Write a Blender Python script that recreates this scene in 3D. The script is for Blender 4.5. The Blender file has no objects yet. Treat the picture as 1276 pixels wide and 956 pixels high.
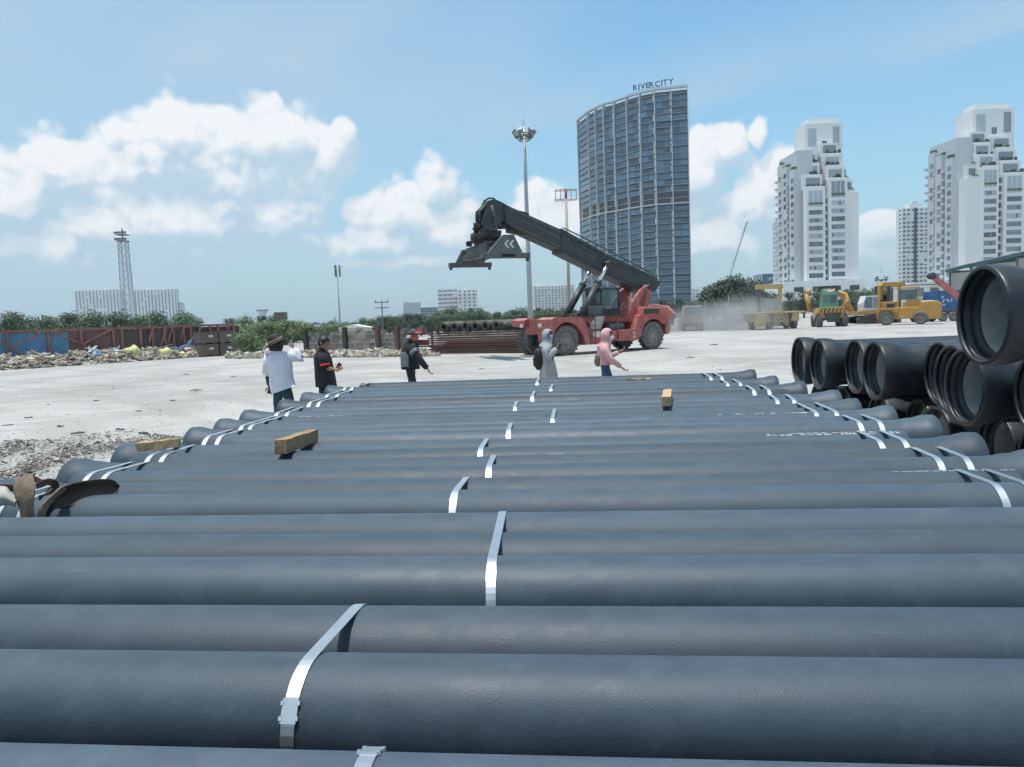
import bpy, bmesh, math, random
from mathutils import Vector, Matrix
R = math.radians
random.seed(7)
HAZE, DUST = 0.00022, True
S = bpy.context.scene
COL = S.collection
# ------------------------------------------------------------------ camera
W0, H0, F0 = 1276.0, 956.0, 958.0
CAM = Vector((0, 0, 1.95))
PITCH = math.atan((478 - 399) / F0)
ROLL = math.atan(0.038)
fwd = Vector((0, math.cos(PITCH), -math.sin(PITCH)))
r0 = Vector((1, 0, 0)); u0 = r0.cross(fwd)
cR = r0 * math.cos(ROLL) - u0 * math.sin(ROLL)
cU = r0 * math.sin(ROLL) + u0 * math.cos(ROLL)
cd = bpy.data.cameras.new('camera'); cam = bpy.data.objects.new('camera', cd); COL.objects.link(cam)
cam.matrix_world = Matrix(((cR.x, cU.x, -fwd.x, 0), (cR.y, cU.y, -fwd.y, 0), (cR.z, cU.z, -fwd.z, CAM.z), (0, 0, 0, 1)))
cd.sensor_fit = 'HORIZONTAL'; cd.sensor_width = 36; cd.lens = 36 * F0 / W0
cd.clip_start = 0.05; cd.clip_end = 20000
S.camera = cam
def ray(x, y):
    return (fwd * F0 + cR * (x - W0 / 2) - cU * (y - H0 / 2)).normalized()
def ground(x, y, z=0.0):
    d = ray(x, y); return CAM + d * ((z - CAM.z) / d.z)
def at_depth(x, y, Y):
    d = ray(x, y); return CAM + d * (Y / d.y)
def on_plane(x, y, p, n):
    d = ray(x, y); return CAM + d * ((p - CAM).dot(n) / d.dot(n))
def hor(x):
    return 399 - 0.038 * (x - 638)
# ------------------------------------------------------------------ exposure
S.view_settings.view_transform = 'Standard'; S.view_settings.look = 'None'
S.view_settings.exposure = EXPO = 0.36; S.view_settings.gamma = 1.0
S.render.engine = 'CYCLES'
S.cycles.use_denoising = True
S.cycles.max_bounces = 5; S.cycles.diffuse_bounces = 3; S.cycles.glossy_bounces = 2
S.cycles.use_adaptive_sampling = True; S.cycles.adaptive_threshold = 0.04; S.cycles.adaptive_min_samples = 12
S.cycles.transparent_max_bounces = 12; S.cycles.volume_bounces = 0; S.cycles.volume_step_rate = 3.0; S.cycles.volume_max_steps = 96
S.cycles.caustics_reflective = False; S.cycles.caustics_refractive = False
# ------------------------------------------------------------------ sun and sky
SUN_EL, SUN_AZ = R(84), R(-105)      # azimuth measured from +Y towards +X
sd = Vector((math.sin(SUN_AZ) * math.cos(SUN_EL), math.cos(SUN_AZ) * math.cos(SUN_EL), math.sin(SUN_EL)))
sl = bpy.data.lights.new('sun', 'SUN'); sl.energy = 3.5; sl.angle = R(0.53); sl.color = (1.0, 0.965, 0.91)
so = bpy.data.objects.new('sun', sl); COL.objects.link(so); so.rotation_euler = (-sd).to_track_quat('-Z', 'Y').to_euler()
so.location = (0, 0, 60)
world = bpy.data.worlds.new('World'); S.world = world; world.use_nodes = True
NT = world.node_tree; NT.nodes.clear()
class G:                                  # tiny shader-graph helper
    def __init__(s, nt): s.nt = nt
    def put(s, sock, v):
        if v is None: return
        if hasattr(v, 'is_output'): s.nt.links.new(v, sock)
        else: sock.default_value = v
    def n(s, t, ins=None, out=0, **kw):
        nd = s.nt.nodes.new(t)
        for k, v in kw.items(): setattr(nd, k, v)
        for k, v in (ins or {}).items(): s.put(nd.inputs[k], v)
        return nd.outputs[out]
    def m(s, op, a, b=None, c=None, clamp=False):
        return s.n('ShaderNodeMath', {0: a, 1: b, 2: c}, operation=op, use_clamp=clamp)
    def v(s, op, a, b=None, out=0):
        return s.n('ShaderNodeVectorMath', {0: a, 1: b}, operation=op, out=out)
    def noise(s, vec, scale, detail=3, rough=.5, dist=0, out=0):
        return s.n('ShaderNodeTexNoise', {'Vector': vec, 'Scale': scale, 'Detail': detail, 'Roughness': rough, 'Distortion': dist}, out=out)
    def mr(s, v, a, b, c=0.0, d=1.0, smooth=False):
        return s.n('ShaderNodeMapRange', {0: v, 1: a, 2: b, 3: c, 4: d}, interpolation_type='SMOOTHSTEP' if smooth else 'LINEAR')
    def mix(s, f, a, b, blend='MIX'):
        nd = s.nt.nodes.new('ShaderNodeMix'); nd.data_type = 'RGBA'; nd.blend_type = blend
        s.put(nd.inputs[0], f); s.put(nd.inputs[6], a); s.put(nd.inputs[7], b); return nd.outputs[2]
def build_sky():
    g = G(NT)
    sky = NT.nodes.new('ShaderNodeTexSky'); sky.sky_type = 'NISHITA'; sky.sun_disc = False
    sky.sun_elevation = SUN_EL; sky.sun_rotation = SUN_AZ; sky.air_density = 1.15; sky.dust_density = 1.6; sky.ozone_density = 1.6; sky.altitude = 0
    d = g.n('ShaderNodeTexCoord', out=0)
    nrm = g.v('NORMALIZE', d)
    sep = NT.nodes.new('ShaderNodeSeparateXYZ'); NT.links.new(nrm, sep.inputs[0])
    az = g.m('ARCTAN2', sep.outputs[0], sep.outputs[1]); el = g.m('ARCSINE', sep.outputs[2])
    P = g.n('ShaderNodeCombineXYZ', {0: az, 1: el, 2: 0.0})
    # heaps of cumulus: where they stand in the sky (turned into azimuth and elevation) and their half sizes
    hp = [(215, 172, 62, 46), (330, 178, 78, 42), (290, 220, 115, 60), (100, 228, 78, 42), (300, 265, 95, 48), (170, 285, 170, 52), (412, 190, 28, 34), (15, 248, 55, 36), (30, 312, 75, 30),
          (541, 232, 28, 42), (510, 268, 72, 46), (562, 292, 60, 42), (480, 302, 72, 26), (525, 328, 95, 20),
          (690, 278, 62, 42), (655, 302, 60, 30), (877, 218, 30, 46), (914, 186, 20, 28), (945, 168, 11, 20), (950, 262, 46, 46), (908, 302, 60, 34), (978, 232, 26, 46), (1100, 286, 28, 22), (1112, 320, 50, 22)]
    heaps = []
    for (x, y, rx, ry) in hp:
        d_ = ray(x, y); heaps.append((math.degrees(math.atan2(d_.x, d_.y)), math.degrees(math.asin(d_.z)), math.degrees(rx / F0) * 1.12, math.degrees(ry / F0) * 1.12))
    heaps += [(45.0, 7.0, 6, 4), (-48.0, 8.0, 8, 5)]
    ng = bpy.data.node_groups.new('cloud_density', 'ShaderNodeTree')
    ng.interface.new_socket('P', in_out='INPUT', socket_type='NodeSocketVector')
    ng.interface.new_socket('D', in_out='OUTPUT', socket_type='NodeSocketFloat')
    gi = ng.nodes.new('NodeGroupInput'); go = ng.nodes.new('NodeGroupOutput'); q = G(ng)
    p = gi.outputs[0]
    wob = q.v('SCALE', q.v('SUBTRACT', q.noise(p, 22, 2, .5, out=1), (.5, .5, .5))); wob.node.inputs['Scale'].default_value = .026
    pw = q.v('ADD', p, wob)
    acc = None
    for (a, e, ra, re) in heaps:
        t = q.v('MULTIPLY', q.v('SUBTRACT', pw, (R(a), R(e), 0)), (1 / R(ra), 1 / R(re), 0))
        L = q.v('LENGTH', t, out=1)
        b = q.m('SUBTRACT', 1.0, L)
        acc = b if acc is None else q.n('ShaderNodeMath', {0: acc, 1: b, 2: .25}, operation='SMOOTH_MAX')
    # the same heaps go on all round the horizon
    gen = q.m('SUBTRACT', q.noise(q.v('MULTIPLY', pw, (1, 1.5, 1)), 3.1, 2, .5), .62)
    sy = ng.nodes.new('ShaderNodeSeparateXYZ'); ng.links.new(p, sy.inputs[0])
    side = q.mr(q.m('ABSOLUTE', sy.outputs[0]), R(36), R(55), 0, 1)
    elv = q.mr(sy.outputs[1], R(10), R(40), 1, .3)
    gen = q.m('MULTIPLY', q.m('MULTIPLY', q.m('MULTIPLY', gen, 4.0), side), elv)
    gen = q.m('SUBTRACT', gen, q.m('MULTIPLY', q.m('SUBTRACT', 1.0, side), .6))
    acc = q.m('MAXIMUM', acc, gen)
    f1 = q.n('ShaderNodeTexVoronoi', {'Vector': pw, 'Scale': 19}, feature='F1', out=0)
    f3 = q.n('ShaderNodeTexVoronoi', {'Vector': pw, 'Scale': 46}, feature='F1', out=0)
    f2 = q.noise(pw, 60, 3, .6)
    puff = q.m('ADD', q.m('ADD', q.m('MULTIPLY', q.m('SUBTRACT', .42, f1), .95), q.m('MULTIPLY', q.m('SUBTRACT', .42, f3), .42)), q.m('MULTIPLY', q.m('SUBTRACT', f2, .5), .38))
    D = q.m('ADD', q.m('ADD', q.m('MULTIPLY', acc, 1.25), puff), .30)
    ng.links.new(D, go.inputs[0])
    def dens(vec):
        nd = NT.nodes.new('ShaderNodeGroup'); nd.node_tree = ng; NT.links.new(vec, nd.inputs[0]); return nd.outputs[0]
    D0 = dens(P)
    D1 = dens(g.v('ADD', P, (-.008, .030, 0)))
    D2 = dens(g.v('ADD', P, (-.004, .0095, 0)))
    mask = g.mr(D0, -.02, .40, 0, 1, True)
    low = g.mr(el, R(1.0), R(6.0), .35, 1.0)
    mask = g.m('MULTIPLY', mask, low)
    lit = g.mr(g.m('SUBTRACT', D0, D1), -.25, .70, 0, 1, True)
    lit = g.m('ADD', g.m('MULTIPLY', lit, .62), g.m('MULTIPLY', g.mr(g.m('SUBTRACT', D0, D2), -.13, .20, 0, 1, True), .38))
    mask = g.m('MULTIPLY', mask, g.mr(lit, .05, .5, .72, 1.0))
    topness = g.mr(el, R(2), R(10), .22, .5)
    lit = g.m('MULTIPLY', g.m('ADD', g.m('MULTIPLY', lit, .95), g.m('SUBTRACT', topness, .40)), 1.0, clamp=True)
    ccol = g.mix(lit, (3.9, 5.1, 6.1, 1), (7.25, 7.5, 7.65, 1))
    # thin high veil, in long slanted streaks, thicker to one side
    pv = g.n('ShaderNodeVectorRotate', {'Vector': P, 'Angle': R(-14)}, rotation_type='Z_AXIS')
    pv = g.v('MULTIPLY', pv, (1.0, 3.0, 1))
    veil = g.mr(g.noise(pv, 1.7, 3, .5, .3), .40, .68, 0, 1, True)
    hz_ = g.mr(el, R(0), R(16), .70, .12)
    sidev = g.mr(az, R(-25), R(18), .62, .0, True)
    tb = g.m('SUBTRACT', el, g.m('ADD', R(12.4), g.m('MULTIPLY', az, .115)))
    band = g.m('MULTIPLY', g.mr(g.m('ADD', tb, g.m('MULTIPLY', veil, R(1.2))), R(-.8), R(1.4), 0, 1, True), g.mr(tb, R(1.5), R(7.5), 1, 0, True))
    band = g.m('MULTIPLY', band, g.mr(veil, .0, 1.0, .35, .75))
    va = g.m('MAXIMUM', g.m('ADD', g.m('MULTIPLY', veil, .42), sidev), g.m('MAXIMUM', hz_, band))
    va = g.m('MULTIPLY', va, .9, clamp=True)
    vcol = g.mix(g.mr(el, R(0), R(14)), (3.5, 4.8, 5.8, 1), (3.9, 5.05, 6.0, 1))
    base = g.mix(1.0, sky.outputs[0], (.86, 1.32, 1.40, 1), 'MULTIPLY')
    c1 = g.mix(va, base, vcol)
    c2 = g.mix(mask, c1, ccol)
    bg = NT.nodes.new('ShaderNodeBackground'); NT.links.new(c2, bg.inputs[0]); bg.inputs[1].default_value = 0.10
    out = NT.nodes.new('ShaderNodeOutputWorld'); NT.links.new(bg.outputs[0], out.inputs[0])
    world.cycles.sampling_method = 'MANUAL'; world.cycles.sample_map_resolution = 512
build_sky()
# ------------------------------------------------------------------ materials
MATS = {}
def mat(name, col, rough=.7, metal=0.0, var=.0, vscale=3.0, col2=None, bump=0.0, bscale=30.0, spec=.5, obvar=0.0, streak=0.0, coat=0.0, emis=None, alpha=1.0, trans=0.0, dust=0.0, dustcol=(.42, .40, .36)):
    if name in MATS: return MATS[name]
    m = bpy.data.materials.new(name); m.use_nodes = True; nt = m.node_tree; g = G(nt)
    b = nt.nodes['Principled BSDF']
    tc = g.n('ShaderNodeTexCoord', out=3)
    c = tuple(col) + (1,)
    src = None
    if var > 0 or col2 is not None:
        n1 = g.noise(tc, vscale, 5, .62, .2)
        f = g.mr(n1, .35, .68, 0, 1)
        c2 = tuple(col2) + (1,) if col2 is not None else tuple(max(0, x * (1 - var)) for x in col) + (1,)
        src = g.mix(f, c, c2)
        if var > 0 and col2 is not None:
            n2 = g.noise(tc, vscale * 5.3, 4, .6)
            src = g.mix(g.mr(n2, .3, .7, 0, var), src, (.02, .02, .02, 1))
    if streak > 0:
        vv = g.v('MULTIPLY', tc, (vscale * 3, vscale * 3, vscale * .25))
        n3 = g.noise(vv, 1.0, 4, .6)
        src = g.mix(g.mr(n3, .5, .75, 0, streak), src if src is not None else c, tuple(x * .35 for x in col) + (1,))
    if dust > 0:
        geo = nt.nodes.new('ShaderNodeNewGeometry')
        sp = nt.nodes.new('ShaderNodeSeparateXYZ'); nt.links.new(geo.outputs['Normal'], sp.inputs[0])
        up = g.mr(sp.outputs[2], -.2, .9, .35, 1)
        nz = g.mr(g.noise(tc, vscale * 1.7, 4, .6), .38, .66, 0, 1)
        src = g.mix(g.m('MULTIPLY', g.m('MULTIPLY', up, nz), dust), src if src is not None else c, tuple(dustcol) + (1,))
    if obvar > 0:
        oi = g.n('ShaderNodeObjectInfo', out=5)
        k = g.mr(oi, 0, 1, 1 - obvar, 1 + obvar * .6)
        kk = g.n('ShaderNodeCombineXYZ', {0: k, 1: k, 2: k})
        src = g.mix(1.0, src if src is not None else c, kk, 'MULTIPLY')
    if src is None: b.inputs['Base Color'].default_value = c
    else: nt.links.new(src, b.inputs['Base Color'])
    b.inputs['Roughness'].default_value = rough; b.inputs['Metallic'].default_value = metal
    b.inputs['Specular IOR Level'].default_value = spec
    if coat: b.inputs['Coat Weight'].default_value = coat
    if trans: b.inputs['Transmission Weight'].default_value = trans
    if alpha < 1: b.inputs['Alpha'].default_value = alpha
    if emis: b.inputs['Emission Color'].default_value = tuple(emis) + (1,); b.inputs['Emission Strength'].default_value = 1
    if bump > 0:
        bn = g.noise(tc, bscale, 3, .55)
        bp = g.n('ShaderNodeBump', {'Strength': bump, 'Distance': .02, 'Height': bn})
        nt.links.new(bp, b.inputs['Normal'])
    MATS[name] = m
    return m
# ------------------------------------------------------------------ mesh building
class MB:
    def __init__(s): s.v = []; s.f = []; s.mi = []; s.cur = 0; s.sm = []
    def add(s, vs, fs, smooth=False):
        o = len(s.v); s.v += [tuple(p) for p in vs]
        for f in fs: s.f.append(tuple(i + o for i in f)); s.mi.append(s.cur); s.sm.append(smooth)
    def box(s, c, size, M=None, taper=1.0, tx=None):
        hx, hy, hz = size[0] / 2, size[1] / 2, size[2] / 2
        vs = []
        for z in (-1, 1):
            k = taper if z > 0 else 1
            for (x, y) in ((-1, -1), (1, -1), (1, 1), (-1, 1)):
                p = Vector((x * hx * k, y * hy * k, z * hz))
                if M is not None: p = M @ p
                vs.append(p + Vector(c))
        s.add(vs, [(3, 2, 1, 0), (4, 5, 6, 7), (0, 1, 5, 4), (1, 2, 6, 5), (2, 3, 7, 6), (3, 0, 4, 7)])
    def bar(s, a, b, w, h=None, up=(0, 0, 1), w2=None, h2=None):
        a = Vector(a); b = Vector(b); h = h or w; w2 = w2 or w; h2 = h2 or h
        d = (b - a).normalized(); up = Vector(up)
        if abs(d.dot(up)) > .99: up = Vector((0, 1, 0))
        x = d.cross(up).normalized(); y = x.cross(d).normalized()
        vs = []
        for p, ww, hh in ((a, w, h), (b, w2, h2)):
            for (i, j) in ((-1, -1), (1, -1), (1, 1), (-1, 1)): vs.append(p + x * (i * ww / 2) + y * (j * hh / 2))
        s.add(vs, [(3, 2, 1, 0), (4, 5, 6, 7), (0, 1, 5, 4), (1, 2, 6, 5), (2, 3, 7, 6), (3, 0, 4, 7)])
    def tube(s, pts, rad, seg=10, caps=True, smooth=True, flat=1.0):
        pts = [Vector(p) for p in pts]; n = len(pts)
        if not hasattr(rad, '__len__'): rad = [rad] * n
        vs = []; fs = []; ref = None
        for i, p in enumerate(pts):
            t = (pts[min(i + 1, n - 1)] - pts[max(i - 1, 0)]).normalized()
            if ref is None:
                ref = Vector((0, 0, 1)) if abs(t.z) < .9 else Vector((1, 0, 0))
            x = t.cross(ref).normalized(); y = x.cross(t).normalized(); ref = y
            for k in range(seg):
                a = 2 * math.pi * k / seg
                vs.append(p + x * (math.cos(a) * rad[i]) + y * (math.sin(a) * rad[i] * flat))
        for i in range(n - 1):
            for k in range(seg):
                k2 = (k + 1) % seg
                fs.append((i * seg + k, i * seg + k2, (i + 1) * seg + k2, (i + 1) * seg + k))
        s.add(vs, fs, smooth)
        if caps:
            o = len(s.v) - len(vs)
            s.f.append(tuple(o + k for k in reversed(range(seg)))); s.mi.append(s.cur); s.sm.append(False)
            s.f.append(tuple(o + (n - 1) * seg + k for k in range(seg))); s.mi.append(s.cur); s.sm.append(False)
    def lathe(s, prof, seg=32, M=None, smooth=True, closed=False):
        # profile of (axial, radius) round local X
        vs = []; fs = []; n = len(prof)
        for (x, r) in prof:
            for k in range(seg):
                a = 2 * math.pi * k / seg
                p = Vector((x, math.cos(a) * r, math.sin(a) * r)); vs.append(M @ p if M is not None else p)
        for i in range(n if closed else n - 1):
            j = (i + 1) % n
            for k in range(seg):
                k2 = (k + 1) % seg
                fs.append((i * seg + k, j * seg + k, j * seg + k2, i * seg + k2))
        s.add(vs, fs, smooth)
    def prism(s, poly, a, b, frame=None):
        # polygon of (p, q) in the plane, extruded a..b along the third axis; frame maps (p, along, q)
        n = len(poly); vs = []
        for t in (a, b):
            for (p, q) in poly:
                w = Vector((p, t, q)); vs.append(frame(w) if frame else w)
        fs = [tuple(reversed(range(n))), tuple(range(n, 2 * n))] + [(i, (i + 1) % n, n + (i + 1) % n, n + i) for i in range(n)]
        s.add(vs, fs)
    def sphere(s, c, r, seg=12, rings=8, sc=(1, 1, 1), M=None):
        vs = []; fs = []
        for i in range(rings + 1):
            t = math.pi * i / rings
            for k in range(seg):
                a = 2 * math.pi * k / seg
                p = Vector((math.sin(t) * math.cos(a) * r * sc[0], math.sin(t) * math.sin(a) * r * sc[1], math.cos(t) * r * sc[2]))
                if M is not None: p = M @ p
                vs.append(p + Vector(c))
        for i in range(rings):
            for k in range(seg):
                k2 = (k + 1) % seg; fs.append((i * seg + k, (i + 1) * seg + k, (i + 1) * seg + k2, i * seg + k2))
        s.add(vs, fs, True)
    def mesh(s, name, mats):
        me = bpy.data.meshes.new(name); me.from_pydata(s.v, [], s.f)
        for m in (mats if isinstance(mats, (list, tuple)) else [mats]): me.materials.append(m)
        me.polygons.foreach_set('material_index', s.mi); me.polygons.foreach_set('use_smooth', s.sm)
        me.update(); me.validate(); return me
    def build(s, name, mats, parent=None, bevel=0.0):
        me = s.mesh(name, mats)
        if bevel > 0:
            bm = bmesh.new(); bm.from_mesh(me); bmesh.ops.remove_doubles(bm, verts=bm.verts, dist=1e-5)
            es = [e for e in bm.edges if len(e.link_faces) == 2 and e.calc_face_angle(0) > .6]
            bmesh.ops.bevel(bm, geom=es, offset=bevel, segments=2, profile=.6, affect='EDGES', clamp_overlap=True)
            bm.to_mesh(me); bm.free()
        return put(name, me, parent)
def put(name, me, parent=None):
    o = bpy.data.objects.new(name, me); COL.objects.link(o)
    if parent is not None: o.parent = parent
    return o
def tag(o, label=None, cat=None, group=None, kind=None):
    if label: o['label'] = label
    if cat: o['category'] = cat
    if group: o['group'] = group
    if kind: o['kind'] = kind
    return o
def empty(name, loc=(0, 0, 0), rz=0.0):
    o = bpy.data.objects.new(name, None); COL.objects.link(o); o.location = loc; o.rotation_euler = (0, 0, rz); o.empty_display_size = .2
    return o
KIDS = {}
def copy_tree(o, parent=None):
    c = o.copy(); COL.objects.link(c); c.parent = parent
    for ch in list(o.children): copy_tree(ch, c)
    return c
def text_mesh(txt, size, depth=.0, align='LEFT', bold=0.0):
    cu = bpy.data.curves.new('lettering', 'FONT'); cu.body = txt; cu.size = size; cu.extrude = depth; cu.align_x = align; cu.offset = bold; cu.resolution_u = 3
    ob = bpy.data.objects.new('lettering', cu); me = bpy.data.meshes.new_from_object(ob)
    bpy.data.objects.remove(ob); bpy.data.curves.remove(cu); return me
def rot_frame(o, ex, ey):
    ex = Vector(ex).normalized(); ey = Vector(ey); ez = ex.cross(ey).normalized(); ey = ez.cross(ex)
    return Matrix(((ex.x, ey.x, ez.x, o[0]), (ex.y, ey.y, ez.y, o[1]), (ex.z, ey.z, ez.z, o[2]), (0, 0, 0, 1)))
# ================================================================== ground
def ground_material():
    m = bpy.data.materials.new('dusty_ground'); m.use_nodes = True; nt = m.node_tree; g = G(nt); b = nt.nodes['Principled BSDF']
    p = g.n('ShaderNodeTexCoord', out=3)
    big = g.noise(p, .11, 6, .62, .6); mid = g.noise(g.v('MULTIPLY', p, (.6, 1.2, 1)), .8, 6, .68, .4); fine = g.noise(p, 9.0, 6, .7)
    c = g.mix(g.mr(big, .35, .65), (.435, .425, .40, 1), (.29, .282, .263, 1))
    c = g.mix(g.mr(mid, .45, .68, 0, .65), c, (.455, .445, .42, 1))
    st = g.noise(g.v('MULTIPLY', p, (.35, 1.6, 1)), 1.4, 5, .65)
    c = g.mix(g.mr(st, .54, .70, 0, .55), c, (.24, .23, .21, 1))
    c = g.mix(g.mr(fine, .58, .75, 0, .6), c, (.20, .19, .17, 1))
    trk = g.n('ShaderNodeTexWave', {'Vector': g.v('MULTIPLY', p, (.05, .22, 1)), 'Scale': 1.0, 'Distortion': 5.0, 'Detail': 3.0}, out=1)
    c = g.mix(g.mr(trk, .70, .95, 0, .42), c, (.27, .26, .24, 1))
    tr = None                                  # worn wheel tracks curving across the yard
    for (cx, cy, rr, w) in ((-60, -20, 66, 1.05), (30, 95, 74, 1.0), (-8, 140, 116, 1.15), (-95, 60, 88, 1.0), (10, -40, 72, 1.1)):
        L = g.v('LENGTH', g.v('SUBTRACT', g.v('MULTIPLY', p, (1, 1, 0)), (cx, cy, 0)), out=1)
        q_ = g.m('ABSOLUTE', g.m('SUBTRACT', g.m('ABSOLUTE', g.m('SUBTRACT', g.m('ADD', L, g.m('MULTIPLY', mid, .5)), rr)), w))
        k_ = g.mr(q_, .12, .42, 1, 0, True); tr = k_ if tr is None else g.m('MAXIMUM', tr, k_)
    c = g.mix(g.m('MULTIPLY', tr, g.mr(mid, .35, .65, .05, .42)), c, (.22, .213, .20, 1))
    nt.links.new(c, b.inputs['Base Color']); b.inputs['Roughness'].default_value = .95; b.inputs['Specular IOR Level'].default_value = .2
    h = g.m('ADD', g.m('MULTIPLY', mid, .6), g.m('MULTIPLY', fine, .25))
    nt.links.new(g.n('ShaderNodeBump', {'Strength': .5, 'Distance': .12, 'Height': h}), b.inputs['Normal'])
    return m
def make_ground():
    mb = MB()
    # finer grid near the yard, gently uneven, one sheet out to the horizon
    def cuts(lim): 
        a = [0.0]; s = .5
        while a[-1] < lim - 1: a.append(min(lim, a[-1] + s)); s = s if a[-1] < 45 else s * 1.35
        return a
    ys = cuts(2500); xs = cuts(2500)
    X = [-x for x in reversed(xs[1:])] + xs; Y = [-y for y in (2200, 600, 200, 60, 20, 8, 4, 2)] + ys
    rnd = random.Random(3)
    def hz(x, y):
        r = math.hypot(x, y)
        if r > 46: return 0.0
        k = min(1, max(0, (46 - r) / 8))
        return k * (.02 * math.sin(x * .9 + 1.3 * math.sin(y * .6)) + .018 * math.sin(y * 1.1 + x * .35) + rnd.uniform(-.012, .012)) - .02 * k
    vs = [(x, y, hz(x, y)) for y in Y for x in X]; n = len(X)
    fs = [(j * n + i, j * n + i + 1, (j + 1) * n + i + 1, (j + 1) * n + i) for j in range(len(Y) - 1) for i in range(n - 1)]
    mb.add(vs, fs, True)
    tag(mb.build('ground', ground_material()), kind='structure')
make_ground()
# ================================================================== pile of small pipes
PSI = R(6.3)
pa = Vector((math.cos(PSI), -math.sin(PSI), 0)); pb = Vector((math.sin(PSI), math.cos(PSI), 0))
def uv(u, v, z): return pa * u + pb * v + Vector((0, 0, z))
PR = .163; BR = .196
def pipe_paint():
    m = bpy.data.materials.new('bitumen_paint'); m.use_nodes = True; nt = m.node_tree; g = G(nt); b = nt.nodes['Principled BSDF']
    p = g.n('ShaderNodeTexCoord', out=3); oi = g.n('ShaderNodeObjectInfo', out=5)
    off = g.n('ShaderNodeCombineXYZ', {0: g.m('MULTIPLY', oi, 37.0), 1: 0.0, 2: g.m('MULTIPLY', oi, 11.0)})
    q = g.v('ADD', p, off)
    big = g.noise(g.v('MULTIPLY', q, (.7, 3, 3)), 1.6, 3, .65)
    rub = g.noise(q, 6, 5, .7)
    c = g.mix(g.mr(big, .35, .7), (.029, .046, .063, 1), (.043, .064, .083, 1))
    c = g.mix(g.mr(rub, .5, .8, 0, .5), c, (.072, .098, .122, 1))
    c = g.mix(g.mr(g.noise(q, 3.4, 5, .65), .69, .76, 0, .40), c, (.15, .085, .075, 1))
    scr = g.noise(g.v('MULTIPLY', q, (3, 60, 60)), 1.0, 2, .6)
    c = g.mix(g.mr(scr, .70, .80, 0, .28), c, (.24, .25, .25, 1))
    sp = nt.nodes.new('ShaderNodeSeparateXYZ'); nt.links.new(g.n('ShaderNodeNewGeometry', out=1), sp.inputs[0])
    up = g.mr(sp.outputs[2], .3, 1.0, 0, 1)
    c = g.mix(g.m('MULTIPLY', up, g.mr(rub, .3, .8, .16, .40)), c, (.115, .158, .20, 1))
    k = g.mr(oi, 0, 1, .74, 1.16); c = g.mix(1.0, c, g.n('ShaderNodeCombineXYZ', {0: k, 1: k, 2: k}), 'MULTIPLY')
    nt.links.new(c, b.inputs['Base Color'])
    nt.links.new(g.m('ADD', g.mr(rub, .3, .75, .42, .60), g.mr(g.m('FRACT', g.m('MULTIPLY', oi, 7.3)), 0, 1, 0, .12)), b.inputs['Roughness']); b.inputs['Specular IOR Level'].default_value = .36
    ham = g.n('ShaderNodeTexVoronoi', {'Vector': q, 'Scale': 190.0, 'Randomness': 1.0}, feature='F1', out=0)
    nt.links.new(g.n('ShaderNodeBump', {'Strength': .32, 'Distance': .0012, 'Height': ham}), b.inputs['Normal'])
    return m
M_PIPE = pipe_paint()
M_CEM = mat('cement_lining', (.50, .53, .53), .9, var=.25, vscale=2.2, col2=(.38, .41, .41), bump=.15, bscale=12)
M_STEEL = mat('strap_steel', (.66, .69, .71), .42, 1.0, var=.12, vscale=9)
M_STENCIL = mat('stencil_white', (.62, .65, .66), .8, var=.5, vscale=30)
def small_pipe_mesh():
    L0, L1 = -3.55, 2.10              # socket mouth and spigot
    outer = [(L0, .150), (L0 + .004, BR - .008), (L0 + .012, BR), (L0 + .07, BR + .001), (L0 + .10, BR - .004), (L0 + .15, BR - .018), (L0 + .20, PR + .012), (L0 + .25, PR + .003), (L0 + .30, PR)]
    x = L0 + .3
    while x < L1 - .6: x += .5; outer.append((x, PR))
    outer += [(L1 - .012, PR), (L1, PR - .008), (L1, PR - .014)]
    mb = MB(); mb.lathe(outer, 64)
    mb.cur = 1; mb.lathe([(L1, PR - .014), (L0 + .25, PR - .014), (L0 + .12, .150), (L0, .150)], 40)
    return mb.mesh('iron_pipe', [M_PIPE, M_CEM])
PIPE_ME = small_pipe_mesh()
crest = [941, 815, 755, 692, 663, 638, 609, 594, 578, 567, 556, 546, 533.6, 527, 521, 516.5, 511, 505.4, 500, 493, 488, 484, 480, 476, 471.5]
bundle_n = [1, 2, 3, 2, 2, 2, 2, 3, 2, 2, 2, 2]
rows = []; Z0 = 1.105 - PR
vprev = None
for y in crest:
    d = ray(660, y); t = -d.z / (d.dot(pb)); a = math.atan(t)
    v0 = (CAM.z - Z0 - PR / math.cos(a)) / t
    if vprev is not None and v0 < vprev + .329: v0 = vprev + .329
    z = CAM.z - v0 * t - PR / math.cos(a)
    rows.append([v0, max(Z0 - .05, min(Z0 + .05, z))]); vprev = v0
bundles = []; k = 0
for bi, n in enumerate(bundle_n):
    bundles.append(rows[k:k + n]); k += n
bundles[0] = [[rows[0][0] - .662, rows[0][1] - .02], [rows[0][0] - .331, rows[0][1] - .01]] + bundles[0]  # outermost row is unseen, added to block bounce light on the pipe fronts
random.seed(21)
DU = [0, .02, -.03, .0, .02, -.02, .03, -.04, -.06, -.10, -.16, -.2]
parity = 0
pipe_list = []
_U = ['first', 'second', 'third', 'fourth', 'fifth', 'sixth', 'seventh', 'eighth', 'ninth', 'tenth', 'eleventh', 'twelfth', 'thirteenth', 'fourteenth', 'fifteenth', 'sixteenth', 'seventeenth', 'eighteenth', 'nineteenth', 'twentieth']
ORD = _U + ['twenty-' + w for w in _U[:9]]
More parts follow.
